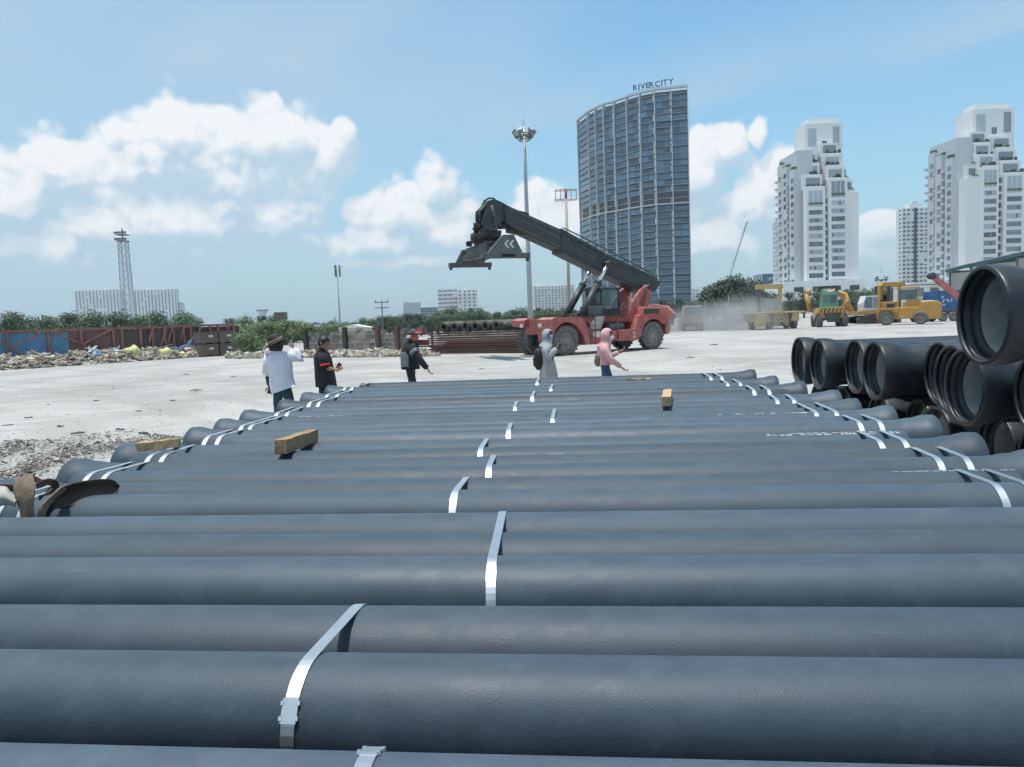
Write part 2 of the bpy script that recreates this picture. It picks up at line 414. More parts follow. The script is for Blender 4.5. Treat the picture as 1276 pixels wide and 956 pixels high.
for bi, bun in enumerate(bundles):
    for j, (v, z) in enumerate(bun):
        for lay in range(3):
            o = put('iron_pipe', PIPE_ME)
            flip = (parity + lay) % 2 == 0
            du = DU[bi] + random.uniform(-.035, .035)
            # mirrored pipes have their socket at the other end
            base = uv((-1.13 if flip else 0) + du, v, z - .3265 * lay)
            o.location = base
            o.rotation_euler = (random.uniform(0, 6.28), 0, -PSI + (math.pi if flip else 0))
            o.rotation_mode = 'XYZ'
            if lay == 0: pipe_list.append(o)
            tag(o, 'black iron pipe in the top layer, %s from the pile edge facing the reach stacker' % ORD[26 - parity] if lay == 0 else 'long black iron pipe in the %s layer of the strapped pile' % ('middle' if lay == 1 else 'bottom'), 'pipe', 'thin iron pipes of the strapped pile')
        parity += 1
# timber bearers under the pile
M_WOOD = mat('raw_timber', (.46, .30, .16), .85, var=.5, vscale=4, col2=(.30, .18, .09), bump=.4, bscale=25)
M_WOODP = mat('pale_timber', (.62, .44, .24), .85, var=.3, vscale=6, col2=(.48, .31, .16), bump=.4, bscale=25)
M_WOODG = mat('weathered_timber', (.32, .27, .21), .9, var=.4, vscale=4, col2=(.20, .165, .13), bump=.4, bscale=20)
vmin, vmax = bundles[0][0][0], bundles[-1][-1][0]
for k, u in enumerate((-2.4, -.5, 1.4)):
    mb = MB(); zt = Z0 - .3265 * 2 - PR + .01
    mb.bar(uv(u, vmin - .25, zt / 2 - .01), uv(u, vmax + .25, zt / 2 - .01), .22, zt + .02)
    tag(mb.build('timber_bearer', M_WOODG, bevel=.01), 'square timber bearer on the ground under the strapped pile', 'timber', 'bearers under the strapped pile')
# ------------------------------------------------------------------ steel straps
def hull2(pts):
    pts = sorted(set(pts))
    def half(ps):
        h = []
        for p in ps:
            while len(h) > 1 and (h[-1][0] - h[-2][0]) * (p[1] - h[-2][1]) - (h[-1][1] - h[-2][1]) * (p[0] - h[-2][0]) <= 0: h.pop()
            h.append(p)
        return h[:-1]
    return half(pts) + half(reversed(pts))
def strap(bun, ufun, width, label, clip=None, wob=0.0, bow=.0):
    c = []
    for (v, z) in bun:
        for lay in range(3):
            for i in range(48):
                a = 2 * math.pi * i / 48
                c.append((round(v + math.cos(a) * (PR + .0025), 5), round(z - .3265 * lay + math.sin(a) * (PR + .0025), 5)))
    h = hull2(c); n = len(h)
    cv = sum(p[0] for p in h) / n; cz = sum(p[1] for p in h) / n
    # subdivide long spans
    path = []
    for i in range(n):
        p, q = h[i], h[(i + 1) % n]; L = math.dist(p, q); m = max(1, int(L / .06))
        for t in range(m): path.append((p[0] + (q[0] - p[0]) * t / m, p[1] + (q[1] - p[1]) * t / m))
    n = len(path); mb = MB(); vs = []
    for i, p in enumerate(path):
        a, b = path[i - 1], path[(i + 1) % n]
        t = Vector((b[0] - a[0], b[1] - a[1])).normalized(); nr = Vector((t.y, -t.x))
        uc = ufun(p[0]) + wob * math.sin(p[0] * 9)
        for du, dn in ((-width / 2, .0), (width / 2, .0), (width / 2, .0022), (-width / 2, .0022)):
            vs.append(uv(uc + du, p[0] + nr.x * dn, p[1] + nr.y * dn))
    fs = []
    for i in range(n):
        j = (i + 1) % n
        for k in range(4): fs.append((i * 4 + k, i * 4 + (k + 1) % 4, j * 4 + (k + 1) % 4, j * 4 + k))
    mb.add(vs, fs)
    o = mb.build('steel_strap', M_STEEL); tag(o, label, 'strap', 'steel straps round the pipe bundles')
    if clip is not None:      # crimped seal with notched edges
        v, z, dv, dz = clip; uc = ufun(v); mc = MB()
        d = Vector((0, 0, 0)) + pb * dv + Vector((0, 0, dz)); d.normalize(); nrm = pa.cross(d).normalized()
        if nrm.z < 0: nrm = -nrm
        c0 = uv(uc, v, z) + nrm * .004
        M = Matrix((( pa.x, d.x, nrm.x), (pa.y, d.y, nrm.y), (pa.z, d.z, nrm.z)))
        mc.box(c0, (width * 1.16, .058, .005), M)
        for s in (-1, 1):
            for e in (-.3, .3): mc.box(c0 + pa * (s * width * .6) + d * (.058 * e), (width * .22, .010, .009), M)
        mc.build('strap_clip', M_STEEL, o)
    return o
def u_at(x, y, z):
    p = ground(x, y, z); return p.dot(pa), p.dot(pb)
mid = {1: ((360, 925), (445, 757)), 2: ((612, 750), (625, 640)), 3: ((563, 638), (580, 597)), 4: ((608, 594), (615, 568)), 5: ((597, 566), (612, 541)),
       6: ((633, 538), (637, 527)), 7: ((688, 524), (693, 506)), 8: ((641, 506), (645, 499)), 9: ((663, 498), (664, 490)), 10: ((686, 488), (687, 482)), 11: ((669, 481), (671, 472)), 0: ((425, 955), (462, 934))}
random.seed(5)
for bi, bun in enumerate(bundles):
    (xa, ya), (xb, yb) = mid[bi]
    d_ = ray(xa, ya); t_ = (bun[0 if bi else 2][0] - PR * .93) / d_.dot(pb); ua = d_.dot(pa) * t_
    ub, _ = u_at(xb, yb, bun[-1][1] + PR)
    va, vb = bun[0][0] - PR, bun[-1][0] + .05
    if bi == 0:
        va, vb = bun[2][0] - PR, bun[2][0] + .05
    def uf(v, ua=ua, ub=ub, va=va, vb=vb):
        t = max(-.3, min(1.15, (v - va) / (vb - va))); return ua + (ub - ua) * t
    clip = None
    if bi == 1:
        q_ = R(146); clip = (bun[0][0] + math.cos(q_) * PR, bun[0][1] + math.sin(q_) * PR, math.sin(q_), -math.cos(q_))
    if bi == 0:
        clip = (bun[2][0] + math.cos(R(70)) * PR, bun[2][1] + math.sin(R(70)) * PR, math.sin(R(70)), -math.cos(R(70)))
    strap(bun, uf, .034, 'bright strap across the middle of the bundle %s from the edge facing the reach stacker' % ORD[11 - bi] if bi > 1 else ('bright steel strap slanting over two pipes, crimped clip low on its face' if bi == 1 else 'bright steel strap with its crimped clip up on the pipe crest'), clip)
    for side, us in (('left', (-3.13, -3.02)), ('right', (1.84, 1.98))):
        sh = DU[bi] * 1.6 + random.uniform(-.05, .05)
        sk = random.uniform(-.02, .06)
        for ui, u in enumerate(us):
            w = random.uniform(-.012, .012)
            if side == 'right' and bi == 1: continue
            strap(bun, lambda v, u=u, sh=sh, sk=sk, c=bun[0][0], w=w: u + sh + w + sk * (v - c), .034, '%s strap, %s end, bundle %s from the edge facing the reach stacker' % (('outer', 'inner')[ui] if side == 'left' else ('inner', 'outer')[ui], 'leaf litter' if side == 'left' else 'large pipe', ORD[11 - bi]))
# ================================================================== large pipes
LR = .40; LB = .335; KS = .95
def big_paint():
    m = bpy.data.materials.new('black_bitumen'); m.use_nodes = True; nt = m.node_tree; g = G(nt); b = nt.nodes['Principled BSDF']
    p = g.n('ShaderNodeTexCoord', out=3); q = p
    n1 = g.noise(g.v('MULTIPLY', q, (.6, 2, 2)), 2.0, 6, .65)
    c = g.mix(g.mr(n1, .4, .75), (.008, .012, .017, 1), (.020, .026, .032, 1))
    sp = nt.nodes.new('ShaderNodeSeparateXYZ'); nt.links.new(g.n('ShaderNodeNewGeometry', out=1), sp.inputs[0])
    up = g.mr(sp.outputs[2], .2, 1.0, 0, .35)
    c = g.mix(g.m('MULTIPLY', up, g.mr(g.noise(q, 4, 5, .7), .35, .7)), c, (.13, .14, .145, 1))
    nt.links.new(c, b.inputs['Base Color']); nt.links.new(g.mr(n1, .3, .7, .36, .55), b.inputs['Roughness'])
    h = g.m('ADD', g.noise(q, 60, 3, .6), g.m('MULTIPLY', g.noise(q, 9, 3, .5), 1.2))
    nt.links.new(g.n('ShaderNodeBump', {'Strength': .35, 'Distance': .005, 'Height': h}), b.inputs['Normal'])
    return m
M_BIG = big_paint()
def big_pipe_meshes(L=5.9):
    o = [(.0, .366), (.0, .388), (.006, .395), (.02, .399), (.05, LR), (.11, LR), (.15, LR - .003), (.20, LR - .012), (.25, .374), (.31, .350), (.37, LB + .002), (.45, LB)]
    x = .45
    while x < L - .6: x += .5; o.append((x, LB))
    o += [(L, LB), (L, LB - .022)]
    a = MB(); a.lathe(o, 72)
    # socket inside: lip, gasket groove, chamber, shoulder
    a.lathe([(0, .366), (.010, .357), (.030, .355), (.034, .368), (.062, .368), (.066, .354), (.10, .350), (.145, .346), (.152, .325), (.16, .308)][::-1], 72)
    b = MB(); b.lathe([(.16, .308), (.20, .304), (L, .302), (L, LB - .022)][::-1], 64)
    return a.mesh('large_pipe', M_BIG), b.mesh('cement_lining', M_CEM)
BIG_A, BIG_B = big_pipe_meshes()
BPSI = R(4.0)
def big_pipe(xc, Y, zc, label, group, roll=0):
    X = (xc - 638) / F0 * Y
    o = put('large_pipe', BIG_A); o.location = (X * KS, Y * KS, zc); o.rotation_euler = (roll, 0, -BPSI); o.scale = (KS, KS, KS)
    c = put('cement_lining', BIG_B, o)
    tag(o, label, 'pipe', group); return o
GZ = .40
z1, z2 = .38, 1.10
rowlow = [(1020, 12.95), (1052, 12.15), (1096, 11.0), (1146, 10.2), (1168, 9.4), (1243, 8.55), (1300, 7.7), (1380, 6.85), (1480, 6.0), (1600, 5.2)]
rowmid = [(996, 12.8, 'end'), (1020, 11.98, ''), (1066, 11.15, ''), (1090, 10.33, ''), (1171, 9.5, ''), (1186, 8.68, ''), (1202, 7.86, ''), (1296, 7.04, ''), (1500, 6.2, ''), (1560, 5.4, '')]
for i, (x, Y) in enumerate(rowlow):
    big_pipe(x, Y, z1, 'large black socket pipe in the bottom row, %s from the open yard' % ORD[i], 'large pipes in the bottom row', i * 1.7)
for i, (x, Y, e) in enumerate(rowmid):
    big_pipe(x, Y, z2 + .03, 'large black socket pipe in the middle row, %s from the open yard' % ORD[i], 'large pipes in the middle row', i * 2.3)
big_pipe(1224, 6.1, 1.85, 'large black pipe lying alone on top of the stack, cement lined mouth showing', None, 1.0)
# ================================================================== common vehicle pieces
M_RUB = mat('tyre_rubber', (.075, .073, .07), .9, var=.3, vscale=5, dust=1.0, dustcol=(.40, .385, .36), bump=.3, bscale=40)
M_RIM = mat('rim_steel', (.28, .25, .22), .7, var=.5, vscale=6, dust=.6, dustcol=(.36, .34, .30))
M_RED = mat('faded_red_paint', (.43, .055, .047), .5, var=.3, vscale=1.3, col2=(.42, .10, .085), dust=.6, dustcol=(.50, .36, .32), streak=.25)
M_ORG = mat('sun_faded_red_paint', (.47, .10, .06), .55, var=.3, vscale=1.6, col2=(.50, .17, .09), dust=.4)
M_BOOM = mat('boom_grey', (.030, .040, .041), .5, var=.4, vscale=1.4, col2=(.02, .028, .032), dust=.22, dustcol=(.25, .25, .24), streak=.3)
M_DGREY = mat('grease_black', (.022, .024, .027), .55, var=.4, vscale=3, dust=.25)
M_SPRD = mat('spreader_grey', (.10, .11, .115), .55, var=.4, vscale=1.8, col2=(.09, .10, .105), dust=.25)
M_CHR = mat('chromed_rod', (.75, .76, .77), .22, 1.0)
M_GLASS = mat('cab_glass', (.10, .20, .20), .08, 0, spec=.8, alpha=.55)
M_DRK = mat('dark_void', (.015, .016, .018), .9)
M_WHT = mat('white_paint', (.72, .73, .72), .6, var=.25, vscale=3, dust=.3)
M_YEL = mat('plant_yellow', (.62, .33, .025), .5, var=.35, vscale=1.8, col2=(.50, .26, .03), dust=.5, streak=.3)
M_PYEL = mat('dusty_yellow', (.58, .43, .13), .7, var=.25, vscale=1.8, col2=(.50, .38, .16), dust=.6)
M_RUST = mat('rusted_steel', (.17, .075, .045), .85, var=.5, vscale=2.5, col2=(.10, .055, .04), dust=.3)
def wheel(parent, c, r, w, side, lugs=22, name='wheel', rim=.5, seg=40, ax='y'):
    M = Matrix.Translation(Vector(c)) @ Matrix.Rotation(R(90) * side if ax == 'y' else (0 if side > 0 else math.pi), 4, 'Z')
    h = w / 2; mb = MB()
    mb.lathe([(-h * .8, r * rim), (-h * .96, r * .62), (-h, r * .78), (-h * .9, r * .92), (-h * .72, r * .985), (h * .72, r * .985), (h * .9, r * .92), (h, r * .78), (h * .96, r * .62), (h * .8, r * rim)][::-1], seg, M)
    if lugs:
        for k in range(lugs):
            for s in (-1, 1):
                a = 2 * math.pi * (k + (.5 if s > 0 else 0)) / lugs
                R3 = Matrix.Rotation(a, 4, 'X'); L = MB()
                Q = Matrix.Rotation(R(28) * s, 3, 'Z')
                L.box((s * h * .47, 0, r * 1.0), (h * 1.0, r * .10, r * .06), Q)
                mb.add([M @ (R3 @ Vector(v)) for v in L.v], L.f)
    t = mb.build(name, M_RUB, parent)
    q = MB()
    q.lathe([(h * .80, r * rim), (h * .84, r * rim * .94), (h * .55, r * rim * .86), (h * .40, r * .33), (h * .62, r * .30), (h * .66, r * .12), (h * .66, .001)][::-1], 28, M)
    q.lathe([(-h * .80, r * rim), (-h * .55, r * rim * .86), (-h * .45, .001)], 20, M)
    for k in range(8):
        a = 2 * math.pi * k / 8; q.sphere(M @ Vector((h * .47, math.cos(a) * r * .38, math.sin(a) * r * .38)), r * .028, 6, 4)
    q.build('rim', M_RIM, t)
    return t
def loc_of(root):
    Mi = (Matrix.Translation(root.location) @ root.rotation_euler.to_matrix().to_4x4()).inverted()
    return Mi
# ================================================================== reach stacker
def reach_stacker():
    f = Vector((-math.cos(R(31)), -math.sin(R(31)), 0)); n = Vector((-f.y, f.x, 0))
    fw = ground(702, 443.2)                        # contact of the near front wheels
    WB = 6.2
    O = fw - f * (WB / 2) - n * 1.5; O.z = 0
    rt = empty('reach_stacker', O, math.atan2(f.y, f.x))
    tag(rt, 'red container reach stacker with its long dark grey boom raised over the yard', 'reach stacker')
    def sp(x, y, s):
        p = on_plane(x, y, O + n * s, n); q = p - O; return Vector((q.dot(f), s, q.z))
    def poly(pts, s): return [(sp(x, y, s).x, sp(x, y, s).z) for (x, y) in pts]
    # wheels: doubled at the front
    r = .80
    for s in (1, -1):
        for k in (1.62, .98): wheel(rt, (WB / 2, s * k, r - .015), r, .52, s)
        wheel(rt, (-WB / 2, s * 1.28, r - .015), r - .02, .50, s)
    mb = MB(); mb.bar((WB / 2, -1.5, r), (WB / 2, 1.5, r), .5); mb.build('axle', M_DGREY, rt); mb = MB(); mb.bar((-WB / 2, -1.3, r), (-WB / 2, 1.3, r), .3); mb.build('axle', M_DGREY, rt)
    # chassis
    xf = WB / 2 + 1.0; xr = -WB / 2 - .95
    mb = MB()
    mb.box(((xf - .9 + xr) / 2, 0, 1.25), (xf - .9 - xr, 1.35, .75))
    mb.box((.1, 0, 1.80), (WB - .1, 2.3, .34)); mb.box((xf - .55, 0, 1.55), (.5, 2.2, .85))
    mb.build('chassis', M_RED, rt, bevel=.03)
    for s in (1, -1):                              # arched front fenders
        mb = MB(); ro = r + .34; ri = r + .14; cx = WB / 2; pl = []
        if s < 0: outer = [(xf - .02, 1.6), (xf - .02, 1.9), (xf - .3, 2.02), (cx - .9, 1.98), (cx - 1.25, 1.55), (cx - 1.42, .55), (cx - 1.15, .5), (cx - 1.0, 1.05)]
        else: outer = [(xf - .05, .75), (xf - .02, 1.9), (xf - .3, 2.02), (cx - .9, 1.98), (cx - 1.25, 1.55), (cx - 1.42, .55), (cx - 1.15, .5), (cx - 1.0, 1.05)]
        inner = [(cx + math.cos(R(a)) * ri, r + math.sin(R(a)) * ri) for a in ((150, 130, 110, 90, 70, 50) if s < 0 else (150, 130, 110, 90, 70, 50, 30, 12))]
        mb.prism(outer + inner, s * .62, s * 1.95)
        mb.build('fender', M_RED, rt)
    for s in (1, -1):                              # rear fenders and hood
        mb = MB(); cx = -WB / 2; ri = r + .12
        pl = [(cx + 1.55, .52), (cx + 1.75, .52), (cx + 1.05, 1.92), (cx + .8, 2.0), (cx - .85, 2.0), (cx - 1.05, 1.75), (cx - 1.05, 1.45)]
        pl += [(cx + math.cos(R(a)) * ri, r + math.sin(R(a)) * ri) for a in (140, 120, 100, 80, 60, 40, 20, 0)]
        pl += [(cx + 1.0, .75)]
        mb.prism(pl, s * .55, s * 1.58); mb.build('fender', M_RED, rt)
    mb = MB(); mb.prism([(-WB / 2 + .85, 1.9), (-WB / 2 + .7, 2.42), (-WB / 2 - .95, 2.36), (-WB / 2 - 1.25, 2.1), (-WB / 2 - 1.25, .85), (-WB / 2 - .95, .8), (-WB / 2 - .95, 1.9)], -1.52, 1.52)
    hood = mb.build('engine_hood', M_ORG, rt, bevel=.08)
    mb = MB(); mb.box((-WB / 2 + .1, 1.535, 2.15), (1.1, .03, .28)); mb.build('grille', M_DGREY, hood)
    mb = MB(); mb.tube([(-WB / 2 + .6, .9, 2.3), (-WB / 2 + .6, .9, 2.75)], .08, 10); mb.build('exhaust', M_DGREY, hood)
    # side tanks, steps, battery box
    mb = MB(); mb.box((WB / 2 - 1.85, 1.45, .86), (.78, .75, .72)); mb.build('step_box', M_RED, rt, bevel=.03)
    mb = MB(); mb.box((-1.05, 1.5, .90), (1.35, .62, .62)); tk = mb.build('side_tank', M_RED, rt, bevel=.03)
    me = text_mesh('2', .48, .004, 'CENTER'); me.materials.append(MATS['white_paint'])
    t = put('number_lettering', me, tk); t.location = (-1.45, 1.818, .74); t.rotation_euler = (R(90), 0, R(180))
    mb = MB(); mb.tube([(-.95, 1.35, 1.38), (.0, 1.35, 1.38)], .24, 18); mb.build('air_tank', M_SPRD, rt)
    mb = MB(); mb.prism([(.35, 1.28), (1.25, 1.28), (.75, 1.98), (.05, 1.98)], 1.16, 1.2); mb.build('side_panel', M_WHT, rt)
    mb = MB(); mb.box((.55, 1.45, .72), (2.2, .55, .06)); mb.bar((1.5, 1.7, .72), (1.5, 1.7, 1.9), .04); mb.bar((-.4, 1.7, 1.2), (-.4, 1.7, 1.9), .04); mb.build('step', M_RED, rt)
    mb = MB(); mb.box((.2, 1.25, 2.0), (3.6, .9, .05)); mb.build('deck_plate', M_DGREY, rt)
    for (x0, z0, w, h) in ((1.15, 1.02, .42, .3), (.62, 1.02, .3, .26), (.25, 1.05, .24, .2)):
        mb = MB(); mb.box((x0, 1.832, z0), (w, .01, h)); mb.build('faded_print', M_WHT, rt)
    mb = MB(); mb.box((.6, 1.62, .92), (1.7, .4, .5)); mb.build('battery_box', M_RED, rt, bevel=.03)
    for x in (1.28, 1.62):
        mb = MB(); mb.bar((x, 1.93, .5), (x, 1.93, 1.98), .04); mb.build('ladder_rail', M_RUST, rt)
    for z in (.6, .9, 1.2, 1.5, 1.8):
        mb = MB(); mb.bar((1.28, 1.93, z), (1.62, 1.93, z), .035); mb.build('ladder_rung', M_RUST, rt)
    for s in (1.0, .86):
        mb = MB(); mb.tube([(2.2, s * .55, 2.05), (1.2, s * .75, 2.22), (.2, s * .8, 2.12), (-1.2, s * .7, 2.3), (-1.9, s * .6, 2.7)], .045, 6); mb.build('hydraulic_hose', M_DGREY, rt)
    # boom supports
    nearp = [(785, 411), (795, 411), (803, 392), (809, 372), (811, 361), (805, 356), (798, 360), (787, 376), (781, 398)]
    for s in (.92, -.92):
        mb = MB(); pl = poly(nearp, .92); mb.prism(pl, s - .11, s + .11)
        mb.build('boom_support', M_RED, rt, bevel=.03)
    mb = MB()
    for s in (.92, -.92):
        a = sp(789, 408, .92); b = sp(803, 362, .92); mb.bar((a.x - .1, s * 1.13, a.z), (b.x, s * 1.13, b.z), .06, .22, up=(1, 0, 0))
    mb.build('support_rib', M_RUST, rt)
    pv = sp(808, 358, .92); mb = MB(); mb.tube([(pv.x, -1.1, pv.z), (pv.x, 1.1, pv.z)], .16, 16); mb.build('pivot_pin', M_DGREY, rt)
    # boom: outer box and two telescoped boxes
    B0 = .48
    out = [(700, 284.5), (757, 317), (801, 337.5), (818, 346), (822.5, 353), (818, 362), (807, 366), (791, 359), (733.5, 331.5), (700, 315)]
    mb = MB(); mb.prism(poly(out, B0), -B0, B0); bo = mb.build('boom', M_BOOM, rt, bevel=.03)
    inn = [(628, 254), (702, 287.5), (702, 313), (645, 287), (630, 278)]
    mb = MB(); mb.prism(poly(inn, B0 - .06), -B0 + .06, B0 - .06); mb.build('boom_section', M_BOOM, rt, bevel=.02)
    tip = [(609, 250), (617, 248), (630, 254), (632, 278), (621, 273.5), (612, 268), (606, 258)]
    mb = MB(); mb.prism(poly(tip, B0 - .14), -B0 + .14, B0 - .14); mb.build('boom_nose', M_BOOM, rt, bevel=.02)
    # stiffeners, hoses and edge strips along the boom side
    def strip(p, q, s, w, name, m, par=bo, t=.05):
        a = sp(p[0], p[1], s); b = sp(q[0], q[1], s); k = MB(); k.bar(a, b, t, w, up=(0, 0, 1)); return k.build(name, m, par)
    for s in (B0 + .01, -B0 - .01):
        sg = 1 if s > 0 else -1
        for (p, q, w) in (((703, 291), (800, 341.5), .10), ((703, 311), (790, 354), .10), ((712, 301), (786, 337), .16)):
            a = sp(p[0], p[1], B0); b = sp(q[0], q[1], B0); k = MB(); k.bar((a.x, s, a.z), (b.x, s, b.z), .05, w); k.build('boom_rib', M_BOOM, bo)
        for (p, q) in (((634, 259), (700, 290)), ((640, 282), (700, 309)), ((648, 274), (698, 297))):
            a = sp(p[0], p[1], B0 - .06); b = sp(q[0], q[1], B0 - .06); k = MB(); k.bar((a.x, s - sg * .06, a.z), (b.x, s - sg * .06, b.z), .04, .07); k.build('boom_rib', M_SPRD, bo)
    mb = MB(); a = sp(646, 262, 0); b = sp(643, 290, 0); mb.bar((a.x, 0, a.z - .05), (b.x, 0, b.z - .1), 1.12, .30, up=(0, 1, 0)); mb.build('boom_collar', M_BOOM, bo)
    mb = MB()
    for k in range(3):
        a = sp(702, 284 + 0, .2 * k - .2); b = sp(815, 342.5, .2 * k - .2); mb.tube([a, a.lerp(b, .3) + Vector((0, 0, .05)), a.lerp(b, .7) + Vector((0, 0, .03)), b], .035, 6)
    mb.build('hose', M_DGREY, bo)
    # lift cylinders
    for s, base, mid_, top in ((.72, (719.5, 402), (746, 351), (757.5, 328.5)), (-.72, (704, 396), (727, 353.5), (737.4, 333))):
        a = sp(*base, s); m_ = sp(*mid_, s); b = sp(*top, s); k = MB(); k.tube([a, m_], .19, 18); c = k.build('lift_cylinder', M_BOOM, rt)
        k = MB(); k.tube([m_, b], .105, 14); k.build('piston_rod', M_CHR, c)
        k = MB(); k.tube([m_ + (a - m_).normalized() * .02, m_ + (a - m_).normalized() * .16], .215, 18); k.tube([(b.x, s - .2, b.z), (b.x, s + .2, b.z)], .15, 12); k.build('gland', M_DGREY, c)
    # cab
    a = sp(744, 396, .75); b = sp(770, 361, .75)
    cx0, cx1, cz0, cz1 = b.x + .15, a.x - .15, 2.02, a.z * 0 + sp(757, 361, .75).z
    cab = MB()
    for x in (cx0, cx1):
        for y in (-.35, .98): cab.bar((x, y, cz0), (x, y, cz1), .09)
    cab.box(((cx0 + cx1) / 2, .31, cz1 + .05), (cx1 - cx0 + .25, 1.5, .12)); cab.box(((cx0 + cx1) / 2, .31, cz0 + .18), (cx1 - cx0, 1.38, .36))
    cb = cab.build('cab', M_DGREY, rt, bevel=.015)
    g_ = MB()
    for y in (-.33, .96): g_.box(((cx0 + cx1) / 2, y, (cz0 + cz1) / 2 + .17), (cx1 - cx0 - .1, .012, cz1 - cz0 - .38))
    g_.box((cx1 - .02, .31, (cz0 + cz1) / 2 + .17), (.012, 1.24, cz1 - cz0 - .38)); g_.build('window', M_GLASS, cb)
    st = MB(); st.box(((cx0 + cx1) / 2 - .1, .31, cz0 + .6), (.5, .5, .2)); st.box(((cx0 + cx1) / 2 - .35, .31, cz0 + 1.0), (.14, .5, .75)); st.build('driver_seat', M_DRK, cb)
    # guard rails on the deck
    for x in (cx0 - .2, cx0 - .8): 
        rl = MB(); rl.tube([(x, 1.6, 2.0), (x, 1.6, 2.95)], .022, 6); rl.build('rail_post', M_RED, rt)
    for z in (2.5, 2.95): 
        rl = MB(); rl.tube([(cx0 - .1, 1.6, z), (cx0 - .9, 1.6, z)], .022, 6); rl.build('guard_rail', M_RED, rt)
    mb = MB(); mb.box((cx1 + .55, .75, 2.28), (.7, 1.1, .5)); mb.build('control_box', M_SPRD, rt, bevel=.03)
    for s in (1, -1):
        mb = MB(); mb.box((xf + .0, s * .9, 1.62), (.06, .3, .2)); mb.build('headlight', M_WHT, rt)
    # boom head, rotator and spreader
    hd = MB(); hp = [(607, 250.5), (614, 252), (622, 266), (620, 282), (612, 288), (602, 288), (596, 280), (600, 266)]
    for s in (.30, -.30): hd.prism(poly(hp, 0), s - .06, s + .06)
    hh = hd.build('boom_head', M_BOOM, rt, bevel=.02)
    for s in (.36, -.36):
        a = sp(612, 256, s); m_ = sp(616, 272, s); b = sp(620, 290, s); k = MB(); k.tube([a, m_], .085, 10); k.tube([m_, b], .045, 8); k.build('tilt_cylinder', M_SPRD, hh)
    k = MB(); a = sp(604, 258, 0); b = sp(597, 276, 0)
    for s in (-.2, 0, .2): k.tube([a + Vector((0, s, .1)), a.lerp(b, .5) + Vector((.22, s, .1)), b + Vector((.05, s, 0))], .05, 6)
    k.tube([sp(603, 251, .3), sp(609, 247, .2), sp(616, 247.5, .2)], .05, 6); k.build('hose', M_DGREY, hh)
    # spreader: long axis runs away from the yard's edge
    A = at_depth(630, 319, 37.6); Bp = at_depth(586, 331.5, 43.0); C = (A + Bp) / 2; zs = C.z
    L = (Bp - A); L.z = 0; Ls = L.length; ax = L.normalized(); tx = Vector((ax.y, -ax.x, 0))
    Mi = loc_of(rt)
    def W(al, ac, z): return Mi @ (Vector((C.x, C.y, zs)) + ax * al + tx * ac + Vector((0, 0, z)))
    def wbox(name, c, size, m, par, bev=.02):
        k = MB(); Q = Matrix(((ax.x, tx.x, 0), (ax.y, tx.y, 0), (0, 0, 1))); k.box((0, 0, 0), size, Q)
        k.v = [tuple(Mi @ (Vector((C.x, C.y, zs)) + ax * c[0] + tx * c[1] + Vector((0, 0, c[2])) + Vector(v))) for v in k.v]
        return k.build(name, m, par, bevel=bev)
    spd = wbox('spreader_frame', (0, 0, .55), (Ls * .62, 1.15, .55), M_DGREY, rt)
    for s in (.33, -.33): wbox('spreader_arm', (0, s, .35), (Ls - .1, .30, .34), M_SPRD, spd)
    for e in (-1, 1):
        bm_ = wbox('end_beam', (e * Ls / 2, 0, .03), (.30, 2.44, .26), M_SPRD, spd)
        k = MB(); pl = [(-.95, .14), (.85, .14), (.42, 1.02), (-.10, 1.02)] if e < 0 else [(-.85, .14), (.85, .14), (.1, .85), (-.45, .85)]
        k.prism(pl, -.13, .13, lambda w, e=e: W(e * Ls / 2 + w.y, w.x, w.z)); pp = k.build('gusset_plate', M_SPRD, spd)
        for q in (-1, 1):
            k = MB(); p = W(e * Ls / 2, q * 1.12, -.16); k.box(p, (.12, .12, .16)); k.build('twist_lock', M_DGREY, bm_)
        if e < 0:
            k = MB()
            for d in (0, .26):                     # pair of chevrons
                for (z0, z1, x0, x1) in ((.58, .76, -.10 + d, .06 + d), (.58, .40, -.10 + d, .06 + d)):
                    k.add([W(-Ls / 2 - .135, x0, z0 - .0), W(-Ls / 2 - .135, x0 + .11, z0), W(-Ls / 2 - .135, x1 + .11, z1), W(-Ls / 2 - .135, x1, z1)], [(0, 1, 2, 3)])
            k.build('chevron_mark', M_WHT, pp)
            k = MB(); k.add([W(-Ls / 2 - .155, x, z) for (x, z) in ((-.25, -.04), (.45, -.04), (.45, .10), (-.25, .10))], [(0, 1, 2, 3)]); k.build('lettering_slot', M_DRK, bm_)
    q0 = W(0, 0, .8); q1 = sp(607, 286, 0)
    k = MB(); k.tube([q0, Vector((q0.x, q0.y, q0.z + .35))], .62, 24); k.tube([Vector((q0.x, q0.y, q0.z + .3)), Vector((q0.x, q0.y, q0.z + .62))], .80, 24); ro = k.build('rotator', M_DGREY, rt)
    k = MB(); k.tube([Vector((q0.x, q0.y, q0.z + .5)), q1, sp(611, 280, 0)], [.55, .4, .3], 12); k.build('damper_housing', M_DGREY, ro)
    rnd = random.Random(4); k = MB()
    for i in range(26):
        p = q0 + Vector((rnd.uniform(-.9, .9), rnd.uniform(-.8, .8), rnd.uniform(.1, 1.0))); k.box(p, (rnd.uniform(.1, .35), rnd.uniform(.1, .35), rnd.uniform(.08, .25)), Matrix.Rotation(rnd.uniform(0, 3), 3, 'Z'))
    k.build('hydraulic_block', M_DGREY, ro)
    return rt
reach_stacker()
